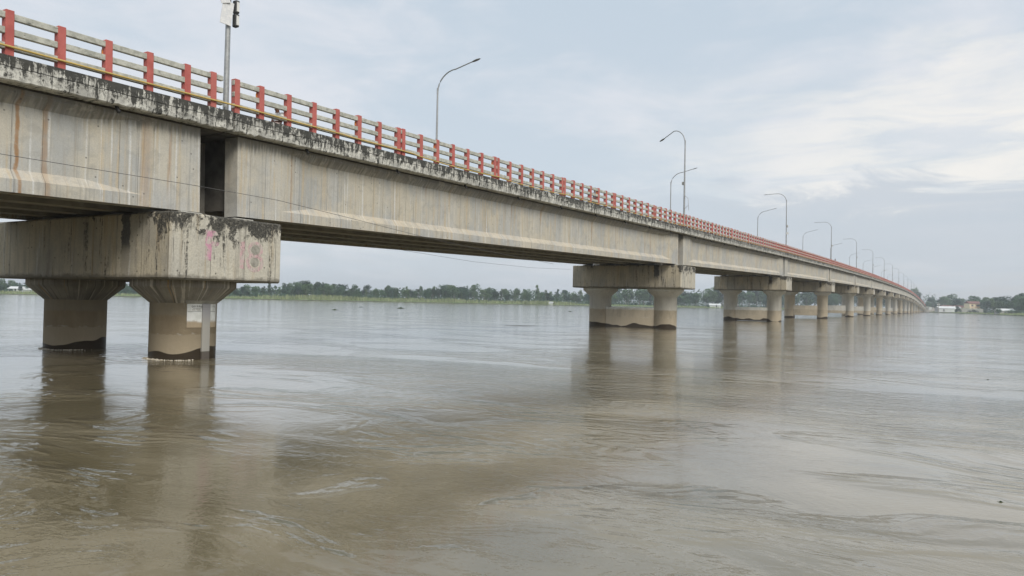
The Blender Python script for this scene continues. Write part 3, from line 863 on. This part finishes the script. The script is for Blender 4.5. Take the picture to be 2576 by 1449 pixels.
def tree(kind, seed):
    rr = random.Random(seed); e = empty({'broad': 'broadleaf_tree', 'slender': 'slender_tree', 'bush': 'bush'}[kind])
    tr = MB(); cr = MB()
    if kind == 'broad':
        H = rr.uniform(8.5, 11); tr.tube([(0, 0, -.5), (.1, 0, H * .35), (.2, .1, H * .7)], [.28, .2, .08], 7)
        for _ in range(rr.randint(6, 9)):
            a = rr.uniform(0, 6.28); d = rr.uniform(.6, 2.6); z_ = rr.uniform(H * .35, H * .88); r = rr.uniform(1.2, 2.3)
            tr.tube([(.1, 0, H * .33), (math.cos(a) * d * .6, math.sin(a) * d * .6, z_ * .85), (math.cos(a) * d, math.sin(a) * d, z_)], [.1, .06, .03], 5)
            leaves(cr, (math.cos(a) * d, math.sin(a) * d, z_), r, r, r * .78, 120, .34, rr)
        leaves(cr, (0, 0, H * .55), 2.6, 2.6, H * .36, 240, .38, rr)
    elif kind == 'slender':
        H = rr.uniform(10, 13.5); tr.tube([(0, 0, -.5), (.15, 0, H * .5), (.1, .1, H * .92)], [.17, .12, .04], 7)
        for _ in range(rr.randint(6, 9)):
            z_ = rr.uniform(H * .38, H * .97); a = rr.uniform(0, 6.28); d = rr.uniform(.1, 1.1); r = rr.uniform(.6, 1.25)
            tr.tube([(.12, 0, z_ * .8), (math.cos(a) * d, math.sin(a) * d, z_)], [.06, .03], 5)
            leaves(cr, (math.cos(a) * d, math.sin(a) * d, z_), r, r, r * 1.15, 90, .30, rr, .3)
    else:
        H = 3; tr.tube([(0, 0, -.3), (0, 0, 1.2)], [.12, .06], 6)
        for _ in range(4):
            leaves(cr, (rr.uniform(-1.2, 1.2), rr.uniform(-1.2, 1.2), rr.uniform(.9, 2.0)), 1.3, 1.3, 1.0, 70, .26, rr)
    tr.build('trunk', M['bark'], e)
    cr.build('crown', M[{'broad': rr.choice(['leaf_dark', 'leaf_mid']), 'slender': rr.choice(['leaf_mid', 'leaf_pale']), 'bush': 'leaf_dark'}[kind]], e)
    return e


kinds = {}
def plant(kind, px, D, sc, label, cat='tree', group=None, z=1.0):
    """one tree; px, D as in at()"""
    lst = kinds.setdefault(kind, [])
    nmax = {'broad': 7, 'slender': 6, 'bush': 3}[kind]
    if len(lst) < nmax: e = tree(kind, 50 + len(lst) * 3 + len(kind)); lst.append(e)
    else: e = copy_tree(rnd.choice(lst))
    x, y, _ = at(px, D); e.location = (x, y, z); e.rotation_euler = (0, 0, rnd.uniform(0, 6.28)); s_ = sc * rnd.uniform(.94, 1.06)
    e.scale = (s_ * rnd.uniform(.9, 1.15), s_ * rnd.uniform(.9, 1.15), s_)
    tag(e, label, cat, group); return e


def shore_D(px):
    """distance of the waterline for a frame column"""
    best = 1e9; f2 = Vector((-math.sin(YAW), math.cos(YAW))); r2 = Vector((math.cos(YAW), math.sin(YAW)))
    for p in SH:
        D = p.dot(f2)
        if D > 10: 
            q = CX + FPX * p.dot(r2) / D
            if abs(q - px) < abs(best): best = q - px; bd = D
    return bd


LB_B = 'leafy broad tree in the hazy wooded line along the far river bank'
LB_S = 'tall slender tree in the hazy wooded line along the far river bank'
LB_BU = 'low dark bush at the foot of the trees on the far river bank'
# skyline heights traced along the left and far bank: frame column -> crown height above the ground (frame px)
HT = [(-60, 34), (40, 26), (150, 24), (330, 30), (600, 24), (700, 32), (770, 44), (830, 40), (900, 30), (1000, 30), (1150, 40), (1260, 34), (1330, 34), (1420, 30), (1520, 34), (1600, 44), (1680, 40), (1800, 44), (1900, 46), (2000, 44), (2100, 46), (2250, 50), (2350, 48)]
def ht(px):
    for (a, u), (b, v) in zip(HT[:-1], HT[1:]):
        if a <= px <= b: return u + (v - u) * (px - a) / (b - a)
    return 34
px = -60.0; cnt = 0
while px < 2325:
    sd_ = shore_D(px)
    for row, (off, hs) in enumerate(((22, .80), (62, 1.0))):
        D = sd_ + off + rnd.uniform(-9, 14); kind = 'slender' if rnd.random() < (.26 if row == 0 else .34) else 'broad'
        hm = ht(px) * D / FPX * hs * rnd.uniform(.95, 1.4)
        sc = hm / (12 if kind == 'slender' else 10.5)
        plant(kind, px + rnd.uniform(-8, 8), D, sc, LB_S if kind == 'slender' else LB_B, 'tree', 'slender trees on the far bank' if kind == 'slender' else 'broad trees on the far bank')
    if rnd.random() < .45:
        plant('bush', px + rnd.uniform(-9, 9), sd_ + rnd.uniform(8, 18), rnd.uniform(.7, 1.15), LB_BU, 'bush', 'bushes on the far bank', .8)
    px += rnd.uniform(14, 21)
# singled-out trees on the left bank
plant('slender', 1353, shore_D(1353) + 30, 1.12, 'lone tall round headed tree rising above the far bank treeline under the long span', 'tree')
plant('broad', 1345, shore_D(1345) + 12, .42, 'small dark tree right at the water below the lone tall tree', 'tree')
plant('broad', 772, shore_D(772) + 20, 1.02, 'tallest clump of trees just right of the nearest pier on the far bank', 'tree')
plant('broad', 828, shore_D(828) + 20, .95, 'rounded tall tree beside the tallest clump right of the nearest pier', 'tree')
# right bank
RT = [(2338, 45), (2358, 44), (2380, 50), (2400, 44), (2425, 40), (2440, 46), (2462, 44), (2476, 40), (2492, 50), (2506, 44), (2520, 52), (2533, 48), (2548, 52), (2562, 46), (2574, 66), (2590, 55), (2610, 50), (2640, 50), (2680, 52)]
for i, (px, h_) in enumerate(RT):
    for row in range(3):
        D = shore_D(px) + (45, 75, 105)[row] + rnd.uniform(-5, 8); kd = 'slender' if (i + row) % 4 == 1 else 'broad'
        hs = (.62, .86, 1.0)[row] * rnd.uniform(.9, 1.05)
        if 2360 < px < 2500 and row == 0: continue
        plant(kd, px + rnd.uniform(-9, 9) + row * 6, D, h_ * hs * D / FPX / (12 if kd == 'slender' else 10.5), ('tall slender' if kd == 'slender' else 'leafy broad') + ' tree among the woods behind the houses at the right edge', 'tree', ('slender' if kd == 'slender' else 'broad') + ' trees on the right bank')
plant('slender', 2497, shore_D(2497) + 22, .95, 'pale trunked slender tree at the water side left of the lone tin shed', 'tree')
plant('broad', 2410, 640, .62, 'dark spreading tree in front of the red roofed house', 'tree')
for px in (2383, 2405, 2418, 2440, 2455, 2480, 2515, 2540, 2560):
    plant('bush', px, shore_D(px) + rnd.uniform(10, 22), rnd.uniform(.7, 1.2), 'low bush on the grass by the houses at the right edge', 'bush', 'bushes on the right bank')

# woods behind: one uncountable mass
mb = MB(); rr = random.Random(9)
for px in range(-140, 2760, 6):
    sd_ = shore_D(px); D = sd_ + 120 + rr.uniform(0, 30); x, y, _ = at(px, D); hh = ht(px) * 1.12 * D / FPX * rr.uniform(.75, 1.05)
    leaves(mb, (x, y, hh * .5), 3.2, 3.2, hh * .5, 70, .8, rr, .1)
for px in range(-140, 2760, 4):
    sd_ = shore_D(px); D = sd_ + rr.uniform(40, 60); x, y, _ = at(px, D)
    if 2345 < px < 2500 or 2515 < px < 2545: D = sd_ + 130; x, y, _ = at(px, D)
    leaves(mb, (x, y, 1.8), 2.6, 2.6, 1.9, 30, .5, rr, .1)
tag(mb.build('distant_woods', M['leaf_dark']), 'continuous hazy woods far behind the river bank trees', 'woods', None, 'stuff')

# reeds and tall grass along the shore
mb = MB(); rr = random.Random(11)
for i in range(len(SH) - 1):
    p = SH[i]; d = inland(i); t = (SH[i + 1] - p)
    f2 = Vector((-math.sin(YAW), math.cos(YAW))); r2 = Vector((math.cos(YAW), math.sin(YAW))); D = p.dot(f2); q = CX + FPX * p.dot(r2) / max(D, 1)
    if not -150 < q < 2700 or D < 50: continue
    dens = 110 if q < 1500 else 45
    hb = 1.7 if q < 620 else (2.4 if q < 1450 else 1.1)
    for _ in range(dens):
        o_ = rr.uniform(1, 18); s_ = p + t * rr.random() + d * o_; h_ = hb * rr.uniform(.5, 1.2) * (.6 + .8 * abs(noise.noise((s_.x * .03, s_.y * .03, 0)))); a = rr.uniform(0, 3.14); w_ = rr.uniform(.15, .5)
        c_, sn = math.cos(a) * w_, math.sin(a) * w_
        mb.add([(s_.x - c_, s_.y - sn, .3), (s_.x + c_, s_.y + sn, .3), (s_.x + c_ * .7, s_.y + sn * .7, .5 + h_), (s_.x - c_ * .4, s_.y, .5 + h_ * 1.15)], [(0, 1, 2, 3)])
tag(mb.build('reeds', M['reed']), 'pale green reeds and tall grass fringing the river bank', 'reeds', None, 'stuff')

# ---------------------------------------------------------------- abutment, houses, pole
rot_r = YAW * -1
ya = jy(LAST)
mb = MB(); mb.box((XC * 2 - XE - .3, ya + .05, -1.2), (XE + .3, ya + 2.6, 5.4), 0, .05)
mb.box((XC * 2 - XE - .3, ya + 1.2, 5.38), (XE + .3, ya + 2.6, 6.3))
tag(mb.build('bridge_abutment', M['capital']), 'dark concrete end wall where the bridge meets the far bank', 'abutment')
def stone_mat():
    mt, N = material('stone_pitching', .9); vo = N.new('ShaderNodeTexVoronoi'); N.put(vo.inputs['Vector'], N.P); vo.inputs['Scale'].default_value = 1.1
    c = N.mix(vo.outputs['Distance'], (.20, .185, .16), (.36, .33, .29)); c = N.mix(N.ss(N.noise(N.P, .3, 3), .5, .65, 0, .6), c, (.10, .13, .06)); N.put(N.b.inputs['Base Color'], c); return mt


M['stone'] = stone_mat()
mb = MB(); A = [(XC * 2 - XE - 3, ya + .9, 6.2), (XE + 3, ya + .9, 6.2), (XE + 3, ya + 260, 6.2), (XC * 2 - XE - 3, ya + 260, 6.2)]
Bq = [(XC * 2 - XE - 22, ya - 12, .3), (XE + 26, ya - 12, .3), (XE + 26, ya + 262, .3), (XC * 2 - XE - 22, ya + 262, .3)]
mb.add(A + Bq, [(0, 1, 2, 3), (4, 5, 1, 0), (5, 6, 2, 1), (7, 4, 0, 3), (6, 7, 3, 2)])
tag(mb.build('embankment', M['stone']), 'stone faced road embankment sloping down beside the bridge end', 'embankment', None, 'structure')

M['cream'] = flat('cream_wall', (.80, .68, .48), .8, .08); M['redpaint'] = flat('red_trim', (.42, .12, .08), .8)
M['tin'] = flat('tin_sheet', (.60, .62, .62), .55, .1, 2); M['redroof'] = flat('red_tin_roof', (.20, .10, .085), .8); M['greywall'] = flat('grey_block_wall', (.36, .35, .33), .9, .15, 2)
M['glassdark'] = flat('window_dark', (.05, .055, .06), .3)


def house(name, px, D, L, Dp, Hh, wall, roof, label, cat, ridge=1.4, windows=(), door=None, trim=None, z=1.0, flat_roof=False):
    x, y, _ = at(px, D); e = empty(name, (x, y, z), (0, 0, YAW), label, cat)
    mb = MB(); mb.box((-L / 2, -Dp / 2, -.5), (L / 2, Dp / 2, Hh)); mb.build('wall', wall, e)
    ov = .45
    mb = MB()
    if flat_roof: mb.box((-L / 2 - .25, -Dp / 2 - .25, Hh), (L / 2 + .25, Dp / 2 + .25, Hh + .3), 0, .02)
    else:
        P_ = [(-L / 2 - ov, -Dp / 2 - ov, Hh - .1), (L / 2 + ov, -Dp / 2 - ov, Hh - .1), (L / 2 + ov, 0, Hh + ridge), (-L / 2 - ov, 0, Hh + ridge), (L / 2 + ov, Dp / 2 + ov, Hh - .1), (-L / 2 - ov, Dp / 2 + ov, Hh - .1)]
        Q_ = [(a, b, c - .09) for a, b, c in P_]
        mb.add(P_ + Q_, [(0, 1, 2, 3), (3, 2, 4, 5), (6, 9, 8, 7), (9, 11, 10, 8), (0, 6, 7, 1), (5, 4, 10, 11), (1, 7, 8, 2), (2, 8, 10, 4), (0, 3, 9, 6), (3, 5, 11, 9)])
        mb.add([(-L / 2, -Dp / 2, Hh - .02), (-L / 2, Dp / 2, Hh - .02), (-L / 2, 0, Hh + ridge - .12)], [(0, 2, 1)]); mb.add([(L / 2, -Dp / 2, Hh - .02), (L / 2, Dp / 2, Hh - .02), (L / 2, 0, Hh + ridge - .12)], [(0, 1, 2)])
    mb.build('roof', roof, e)
    for (wx, wz, ww, wh) in windows:
        mb = MB(); mb.box((wx - ww / 2, -Dp / 2 - .06, wz), (wx + ww / 2, -Dp / 2 - .01, wz + wh)); f_ = mb.build('window', trim or M['white'], e)
        mb = MB(); mb.box((wx - ww / 2 + .1, -Dp / 2 - .09, wz + .1), (wx + ww / 2 - .1, -Dp / 2 - .065, wz + wh - .1)); mb.build('window_pane', M['glassdark'], f_)
    if door is not None:
        mb = MB(); mb.box((door - .5, -Dp / 2 - .05, 0), (door + .5, -Dp / 2 - .005, 2.1)); mb.build('door', M['glassdark'], e)
    return e


house('tin_house', 46, 405, 7.2, 5, 2.0, M['tin'], M['tin'], 'small white tin house with a dark door, leftmost on the far bank', 'house', 1.1, (), .2, z=1.2)
house('tin_house', 75, 402, 4.6, 4, 1.6, M['tin'], M['tin'], 'smaller white tin hut just right of the leftmost house', 'house', 1.0, (), None, z=1.2)
house('tin_hut', 1385, shore_D(1385) + 3, 3.4, 2.5, 1.3, M['tin'], M['tin'], 'tiny white hut at the waterline near the left end of the second pier', 'hut', .4, (), None, z=.7)
house('tin_house', 1798, shore_D(1798) + 9, 9, 5, 1.7, M['tin'], M['tin'], 'grey tin house seen under the bridge between the second and third piers', 'house', 1.2, (), 1, z=.9)
house('village_house', 2447, 655, 10.0, 8, 6.6, M['cream'], M['redroof'], 'two storey cream house with red trim and dark red roof', 'house', 2.0, ((-2.6, 4.1, 1.6, 1.5), (2.5, 4.1, 3, 1.5), (-2.6, .9, 1.6, 1.6), (2.5, .9, 1.6, 1.6)), .2, M['redpaint'], z=2.4)
mb = MB(); h_ = bpy.data.objects['village_house']
mb = MB(); mb.box((-5.03, -4.06, 3.3), (5.03, -4.005, 3.65)); mb.box((.3, -4.08, .0), (.65, -4.062, 6.5)); mb.box((4.6, -4.08, .0), (4.95, -4.062, 6.5)); mb.build('wall_trim', M['redpaint'], h_)
house('long_house', 2423, 665, 17, 7, 3.4, M['cream'], M['redroof'], 'long single storey cream house with red roof left of the two storey house', 'house', 1.2, tuple((-6 + i * 3.2, 1.2, 1.2, 1.4) for i in range(5)), None, M['redpaint'], z=2.4)
house('long_house', 2388, 670, 14, 6, 3.2, M['cream'], M['redroof'], 'low cream house with red roof partly hidden behind the white tin sheds', 'house', 1.2, ((-3, 1.2, 1.2, 1.4), (3, 1.2, 1.2, 1.4)), None, M['redpaint'], z=2.6)
house('tin_shed', 2378, 640, 14, 7, 2.9, M['tin'], M['tin'], 'wide white tin roofed shed beside the utility pole', 'shed', 1.7, (), -3, z=1.4)
house('tin_shed', 2400, 645, 9, 5, 3.2, M['greywall'], M['tin'], 'white tin roofed shed between the pole shed and the long house', 'shed', 1.5, (), None, z=1.4)
house('tin_shed', 2528, shore_D(2528) + 26, 10.5, 5, 2.1, M['greywall'], M['tin'], 'lone white roofed shed under the trees near the right edge', 'shed', 1.3, (), None, z=1.0)
x, y, _ = at(2447, 615); e = empty('boundary_wall', (x, y, 1.0), (0, 0, YAW), 'long grey block wall in front of the two storey cream house', 'wall')
mb = MB(); mb.box((-9, -.15, -.5), (9, .15, 3.2)); mb.build('wall_face', M['greywall'], e)
mb = MB(); mb.box((-9.1, -.2, 3.2), (9.1, .2, 3.45)); mb.build('wall_coping', M['plinth'], e)
x, y, _ = at(2361.5, 585); e = empty('utility_pole', (x, y, .8), (0, 0, YAW), 'white utility pole with two transformers standing on the grass by the embankment', 'utility pole')
mb = MB(); mb.tube([(0, 0, -.5), (0, 0, 7.6)], [.24, .17], 8); mb.build('pole', M['plinth'], e)
mb = MB(); mb.box((-1.3, -.08, 6.6), (1.3, .08, 6.75)); mb.box((-.8, -.08, 7.2), (.8, .08, 7.32)); mb.build('crossarm', M['plinth'], e)
for s_ in (-.75, .75):
    mb = MB(); mb.lathe([(.32, 5.5), (.36, 5.6), (.36, 6.3), (.25, 6.4)], s_, 0, 12); mb.build('transformer', M['tin'], e)
x, y, _ = at(2374, 640); e = empty('utility_pole', (x, y, 1.2), (0, 0, YAW), 'short pole with insulators behind the white tin roofed shed', 'utility pole')
mb = MB(); mb.tube([(0, 0, 0), (0, 0, 7.2)], [.16, .1], 8); mb.build('pole', M['plinth'], e)
mb = MB(); mb.box((-.7, -.06, 6.2), (.7, .06, 6.32)); mb.build('crossarm', M['plinth'], e)
x, y, _ = at(2339.5, 770); e = empty('roadside_kiosk', (x, y, 3.0), (0, 0, YAW), 'small pale kiosk on the slope of the embankment', 'kiosk')
mb = MB(); mb.box((-1.6, -1.2, -1), (1.6, 1.2, 2.3), 0, .03); mb.build('kiosk_body', M['tin'], e)
mb = MB(); mb.box((-1.8, -1.4, 2.3), (1.8, 1.4, 2.5)); mb.build('roof', M['tin'], e)

# ---------------------------------------------------------------- people and motorcycle
M['skin'] = flat('brown_skin', (.20, .095, .06), .6, .08); M['hair'] = flat('black_hair', (.012, .010, .010), .7)
M['shirt'] = flat('white_shirt', (.74, .72, .70), .8, .05); M['lungi'] = flat('pale_pink_lungi', (.60, .47, .43), .85, .1, 9)
M['greyshirt'] = flat('grey_shirt', (.22, .23, .26), .85); M['trousers'] = flat('dark_trousers', (.03, .03, .04), .85)
M['blueshirt'] = flat('dark_shirt', (.05, .06, .08), .85)


def skin(name, nodes, edges, mt, parent, sub=1):
    me = bpy.data.meshes.new(name); me.from_pydata([n_[0] for n_ in nodes], edges, [])
    o = bpy.data.objects.new(name, me); col.objects.link(o)
    md = o.modifiers.new('skin', 'SKIN')
    for i, n_ in enumerate(nodes): me.skin_vertices[0].data[i].radius = (n_[1], n_[2] if len(n_) > 2 else n_[1])
    me.skin_vertices[0].data[0].use_root = True
    ss_ = o.modifiers.new('sub', 'SUBSURF'); ss_.levels = sub; ss_.render_levels = sub
    dg = bpy.context.evaluated_depsgraph_get(); m2 = bpy.data.meshes.new_from_object(o.evaluated_get(dg))
    bpy.data.objects.remove(o); m2.materials.clear(); m2.materials.append(mt)
    for p_ in m2.polygons: p_.use_smooth = True
    o = bpy.data.objects.new(name, m2); col.objects.link(o)
    if parent: o.parent = parent
    return o


def person(loc, rz, pose, label, shirt, lower):
    """faces -Y before rotation"""
    e = empty('person', loc, (0, 0, rz), label, 'person')
    if pose == 'crosslegged':
        pel = (0, .0, .10); sp = (0, .05, .34); ch = (0, .03, .50); nk = (0, .0, .60); hd = (0, -.03, .74)
        kneeL, kneeR = (.30, -.30, .10), (-.30, -.30, .10); ftL, ftR = (-.10, -.36, .06), (.10, -.30, .06)
        elL, elR = (.24, -.02, .30), (-.24, -.02, .30); haL, haR = (.14, -.30, .20), (-.14, -.30, .20)
    elif pose == 'riding':
        pel = (0, .0, .80); sp = (0, -.02, 1.05); ch = (0, -.06, 1.25); nk = (0, -.08, 1.38); hd = (0, -.11, 1.53)
        kneeL, kneeR = (.20, -.42, .76), (-.20, -.42, .76); ftL, ftR = (.18, -.24, .34), (-.18, -.24, .34)
        elL, elR = (.27, -.28, 1.08), (-.27, -.28, 1.08); haL, haR = (.30, -.55, 1.03), (-.30, -.55, 1.03)
    else:
        pel = (0, .0, .92); sp = (0, 0, 1.15); ch = (0, 0, 1.36); nk = (0, -.01, 1.49); hd = (0, -.03, 1.62)
        kneeL, kneeR = (.11, -.03, .49), (-.11, .04, .49); ftL, ftR = (.12, .0, .07), (-.12, .08, .07)
        elL, elR = (.25, .03, 1.12), (-.25, .03, 1.12); haL, haR = (.24, -.08, .88), (-.24, -.08, .88)
    mid = lambda a, b, t=.5: tuple(a[i] + (b[i] - a[i]) * t for i in range(3))
    shL, shR = (.18, ch[1], ch[2] + .03), (-.18, ch[1], ch[2] + .03)
    hpL, hpR = (.10, pel[1], pel[2] - .02), (-.10, pel[1], pel[2] - .02)
    nodes = [(pel, .14, .11), (sp, .12, .09), (ch, .14, .10), (nk, .052), (mid(nk, hd, .55), .07, .08), (hd, .078, .098), ((hd[0], hd[1] + .005, hd[2] + .085), .06, .075),
             (shL, .06), (elL, .04), (mid(elL, haL, .95), .026), (shR, .06), (elR, .04), (mid(elR, haR, .95), .026),
             (hpL, .09), (kneeL, .06), (mid(kneeL, ftL, .9), .038), (ftL, .04), ((ftL[0], ftL[1] - .14, ftL[2] - .02), .034),
             (hpR, .09), (kneeR, .06), (mid(kneeR, ftR, .9), .038), (ftR, .04), ((ftR[0], ftR[1] - .14, ftR[2] - .02), .034), ((hd[0], hd[1] - .10, hd[2] - .01), .016)]
    ed = [(0, 1), (1, 2), (2, 3), (3, 4), (4, 5), (5, 6), (2, 7), (7, 8), (8, 9), (2, 10), (10, 11), (11, 12), (0, 13), (13, 14), (14, 15), (15, 16), (16, 17), (0, 18), (18, 19), (19, 20), (20, 21), (21, 22), (5, 23)]
    for hnd, elb in ((haL, elL), (haR, elR)):                     # palm, four fingers and a thumb
        d = (Vector(hnd) - Vector(elb)).normalized(); sidev = d.cross(Vector((0, 0, 1))).normalized(); wr = 9 if hnd is haL else 12
        b0 = len(nodes); nodes.append((tuple(Vector(hnd) + d * .04), .03, .016)); ed.append((wr, b0))
        for q, ln in ((-1.5, .05), (-.5, .065), (.5, .06), (1.5, .045)):
            i0 = len(nodes); nodes.append((tuple(Vector(hnd) + d * .085 + sidev * q * .019), .009)); nodes.append((tuple(Vector(hnd) + d * (.085 + ln) + sidev * q * .02 + Vector((0, 0, -.02))), .007)); ed += [(b0, i0), (i0, i0 + 1)]
        i0 = len(nodes); nodes.append((tuple(Vector(hnd) + d * .06 - sidev * .05), .010)); ed.append((b0, i0))
    skin('person_body', nodes, ed, M['skin'], e)
    skin('shirt', [((pel[0], pel[1], pel[2] + .05), .165, .13), (sp, .15, .12), (ch, .165, .125), ((nk[0], nk[1], nk[2] - .03), .075), (shL, .082), (mid(shL, elL, .75), .066), (shR, .082), (mid(shR, elR, .75), .066)], [(0, 1), (1, 2), (2, 3), (2, 4), (4, 5), (2, 6), (6, 7)], shirt, e)
    skin('trousers' if pose != 'crosslegged' else 'lungi', [(pel, .165, .14), (hpL, .12), (kneeL, .085 if pose != 'crosslegged' else .12), (mid(kneeL, ftL, .85), .06), (hpR, .12), (kneeR, .085 if pose != 'crosslegged' else .12), (mid(kneeR, ftR, .85), .06)], [(0, 1), (1, 2), (2, 3), (0, 4), (4, 5), (5, 6)], lower, e)
    mb = MB(); secs = []
    for a, r in ((0.0, .088), (.35, .096), (.7, .09), (1.0, .06), (1.2, .01)):
        secs.append([(hd[0] + r * math.cos(q) * .92, hd[1] + .018 + r * math.sin(q) * 1.12, hd[2] + .035 + a * .095) for q in [2 * math.pi * j / 12 for j in range(12)]])
    mb.loft(secs, 0, True, True); mb.build('hair', M['hair'], e)
    mb = MB()
    for s_ in (-1, 1):
        mb.tube([(hd[0] + s_ * .03, hd[1] - .088, hd[2] + .02), (hd[0] + s_ * .03, hd[1] - .098, hd[2] + .02)], .010, 8)
    mb.tube([(hd[0] - .025, hd[1] - .090, hd[2] - .058), (hd[0] + .025, hd[1] - .090, hd[2] - .058)], .007, 6); mb.build('eyes_and_mouth', M['hair'], e)
    return e


person((XE - .42, 17.24, deck_z(17.4) - .13), 0, 'crosslegged', 'man in white shirt and pale wrap seated sideways on the kerb behind the railing', M['shirt'], M['lungi'])
ym = jy(0) + .655 * S; zm = deck_z(ym) - .21
person((XE - 1.35, ym, zm), 0, 'riding', 'person in grey shirt riding a motorcycle behind the railing midway along the long span', M['greyshirt'], M['trousers'])
yp = jy(3) + .22 * S
person((XE - .75, yp, deck_z(yp) - .2 + .12), 2.2, 'standing', 'distant person in dark clothes whose head shows above the railing', M['blueshirt'], M['trousers'])
e = empty('motorcycle', (XE - 1.35, ym, zm), (0, 0, 0), 'dark motorcycle behind the railing midway along the long span', 'motorcycle')
for s_ in (-.72, .60):
    mb = MB(); pts = [(0, s_ + .27 * math.cos(t), .31 + .27 * math.sin(t)) for t in [2 * math.pi * j / 20 for j in range(21)]]; mb.tube(pts, .045, 8, 0, False); wv = mb.build('wheel', M['black'], e)
    mb = MB(); mb.tube([(-.06, s_, .31), (.06, s_, .31)], .05, 10)
    for j in range(8):
        t = math.pi * j / 4; mb.tube([(0, s_, .31), (0, s_ + .25 * math.cos(t), .31 + .25 * math.sin(t))], .006, 4)
    mb.build('rim', M['galv'], wv)
mb = MB(); mb.tube([(0, -.72, .31), (0, -.50, .95)], .03, 8); mb.tube([(0, -.48, .85), (0, -.1, .45), (0, .2, .35), (0, .6, .31)], .035, 8); mb.tube([(0, -.45, .8), (0, .3, .72)], .035, 8); mb.box((-.13, -.22, .25), (.13, .16, .55), 0, .04); mb.build('frame', M['darkmetal'], e)
mb = MB(); mb.tube([(0, -.42, .80), (0, -.30, .86), (0, -.1, .84), (0, 0, .76)], [.06, .13, .13, .06], 12); mb.build('fuel_tank', M['redroof'], e)
mb = MB(); mb.box((-.12, -.02, .70), (.12, .66, .80), 0, .03); mb.build('seat', M['black'], e)
mb = MB(); mb.tube([(-.36, -.46, 1.0), (-.1, -.52, .98), (.1, -.52, .98), (.36, -.46, 1.0)], .016, 8); mb.tube([(.3, -.5, 1.0), (.34, -.52, 1.22)], .008, 5); mb.box((.29, -.54, 1.2), (.41, -.52, 1.28)); mb.tube([(-.3, -.5, 1.0), (-.34, -.52, 1.22)], .008, 5); mb.box((-.41, -.54, 1.2), (-.29, -.52, 1.28)); mb.build('handlebar', M['darkmetal'], e)
mb = MB(); mb.tube([(0, -.56, .88), (0, -.66, .88)], [.07, .09], 12); mb.build('headlight', M['white'], e)
mb = MB(); mb.tube([(.14, -.1, .28), (.15, .3, .3), (.15, .8, .38)], [.03, .04, .045], 8); mb.build('exhaust_pipe', M['galv'], e)

# ---------------------------------------------------------------- floating plants and driftwood
M['hyacinth'] = leaf_mat('floating_plants', (.03, .055, .02), (.07, .10, .035))
def atz(px, py):
    d = fw + rt * ((px - CX) / FPX) - up * ((py - CY) / FPX); t = -CH / d.z; return (d.x * t, d.y * t, 0)
fp = None
FL = [(1008, 776, 1.6, 'tallest floating plant clump in mid river right of the nearest pier'), (842, 780, 1.0, 'small floating weed clump just left of the tallest one'), (1434, 784, .9, 'small floating weed clump left of the second pier'),
      (908, 773, .8, 'faint floating weed clump furthest left in mid river'), (1132, 770, .7, 'flat floating weed clump near the far bank in mid river'), (2462, 806, .6, 'tiny floating weed clump right of the bridge in front of the cream house'),
      (2517, 1263, .06, 'dark leaf floating at the right edge'), (2485, 955, .08, 'small dark twig floating near the right edge')]
for px, py, s_, lb in FL:
    x, y, _ = atz(px, py)
    if fp is None:
        mb = MB(); rr = random.Random(3)
        for _ in range(120):
            a = rr.uniform(0, 6.28); d = abs(rr.gauss(0, .45)); hh = max(.08, .5 - d * .5) * rr.uniform(.4, 1.1); p = (math.cos(a) * d, math.sin(a) * d * .7)
            q = rr.uniform(0, 6.28); u, v = math.cos(q) * .07, math.sin(q) * .07
            mb.add([(p[0] - u, p[1] - v, 0), (p[0] + u, p[1] + v, 0), (p[0] + u * 1.6 + rr.gauss(0, .05), p[1] + v * 1.6, hh * .7), (p[0], p[1], hh)], [(0, 1, 2, 3)])
        o = fp = mb.build('floating_plant', M['hyacinth'])
    else: o = link_copy(fp)
    o.location = (x, y, 0.0); o.scale = (s_ * .62, s_ * .62, s_ * .45); tag(o, lb, 'floating plant', 'floating weeds')
x, y, _ = atz(1307, 820); mb = MB(); mb.tube([(-1.2, -.2, .02), (0, 0, .03), (1.3, .3, .05)], [.008, .02, .012], 6)
o = mb.build('driftwood', M['bark']); o.location = (x, y, 0); o.rotation_euler = (0, 0, YAW); tag(o, 'thin dark stick drifting left of the second pier', 'driftwood')
for i in range(14):
    px = (2340, 2358, 2420, 2440, 2478, 2530, 2555, 2570, 700, 780, 1700, 1150, 1310, 560)[i]; D = shore_D(px) - rnd.uniform(5, 16); x, y, _ = at(px, D)
    o = link_copy(fp); o.location = (x, y, 0); o.scale = (rnd.uniform(1.5, 3.5), 1.5, .9)
    tag(o, 'low raft of floating weed drifting just off the far bank', 'floating plant', 'weed rafts off the bank')

# ---------------------------------------------------------------- haze
HAZE = .00040
if HAZE:
    mt = bpy.data.materials.new('haze'); mt.use_nodes = True; t = mt.node_tree; t.nodes.clear()
    o_ = t.nodes.new('ShaderNodeOutputMaterial'); v_ = t.nodes.new('ShaderNodeVolumePrincipled'); v_.inputs['Density'].default_value = HAZE
    v_.inputs['Color'].default_value = (.86, .92, 1, 1); v_.inputs['Anisotropy'].default_value = .2; t.links.new(v_.outputs[0], o_.inputs['Volume'])
    mb = MB(); mb.box((-3300, -1700, -3.2), (3300, 3800, 24)); tag(mb.build('haze', mt), 'thin pale haze over the river', 'haze', None, 'stuff')
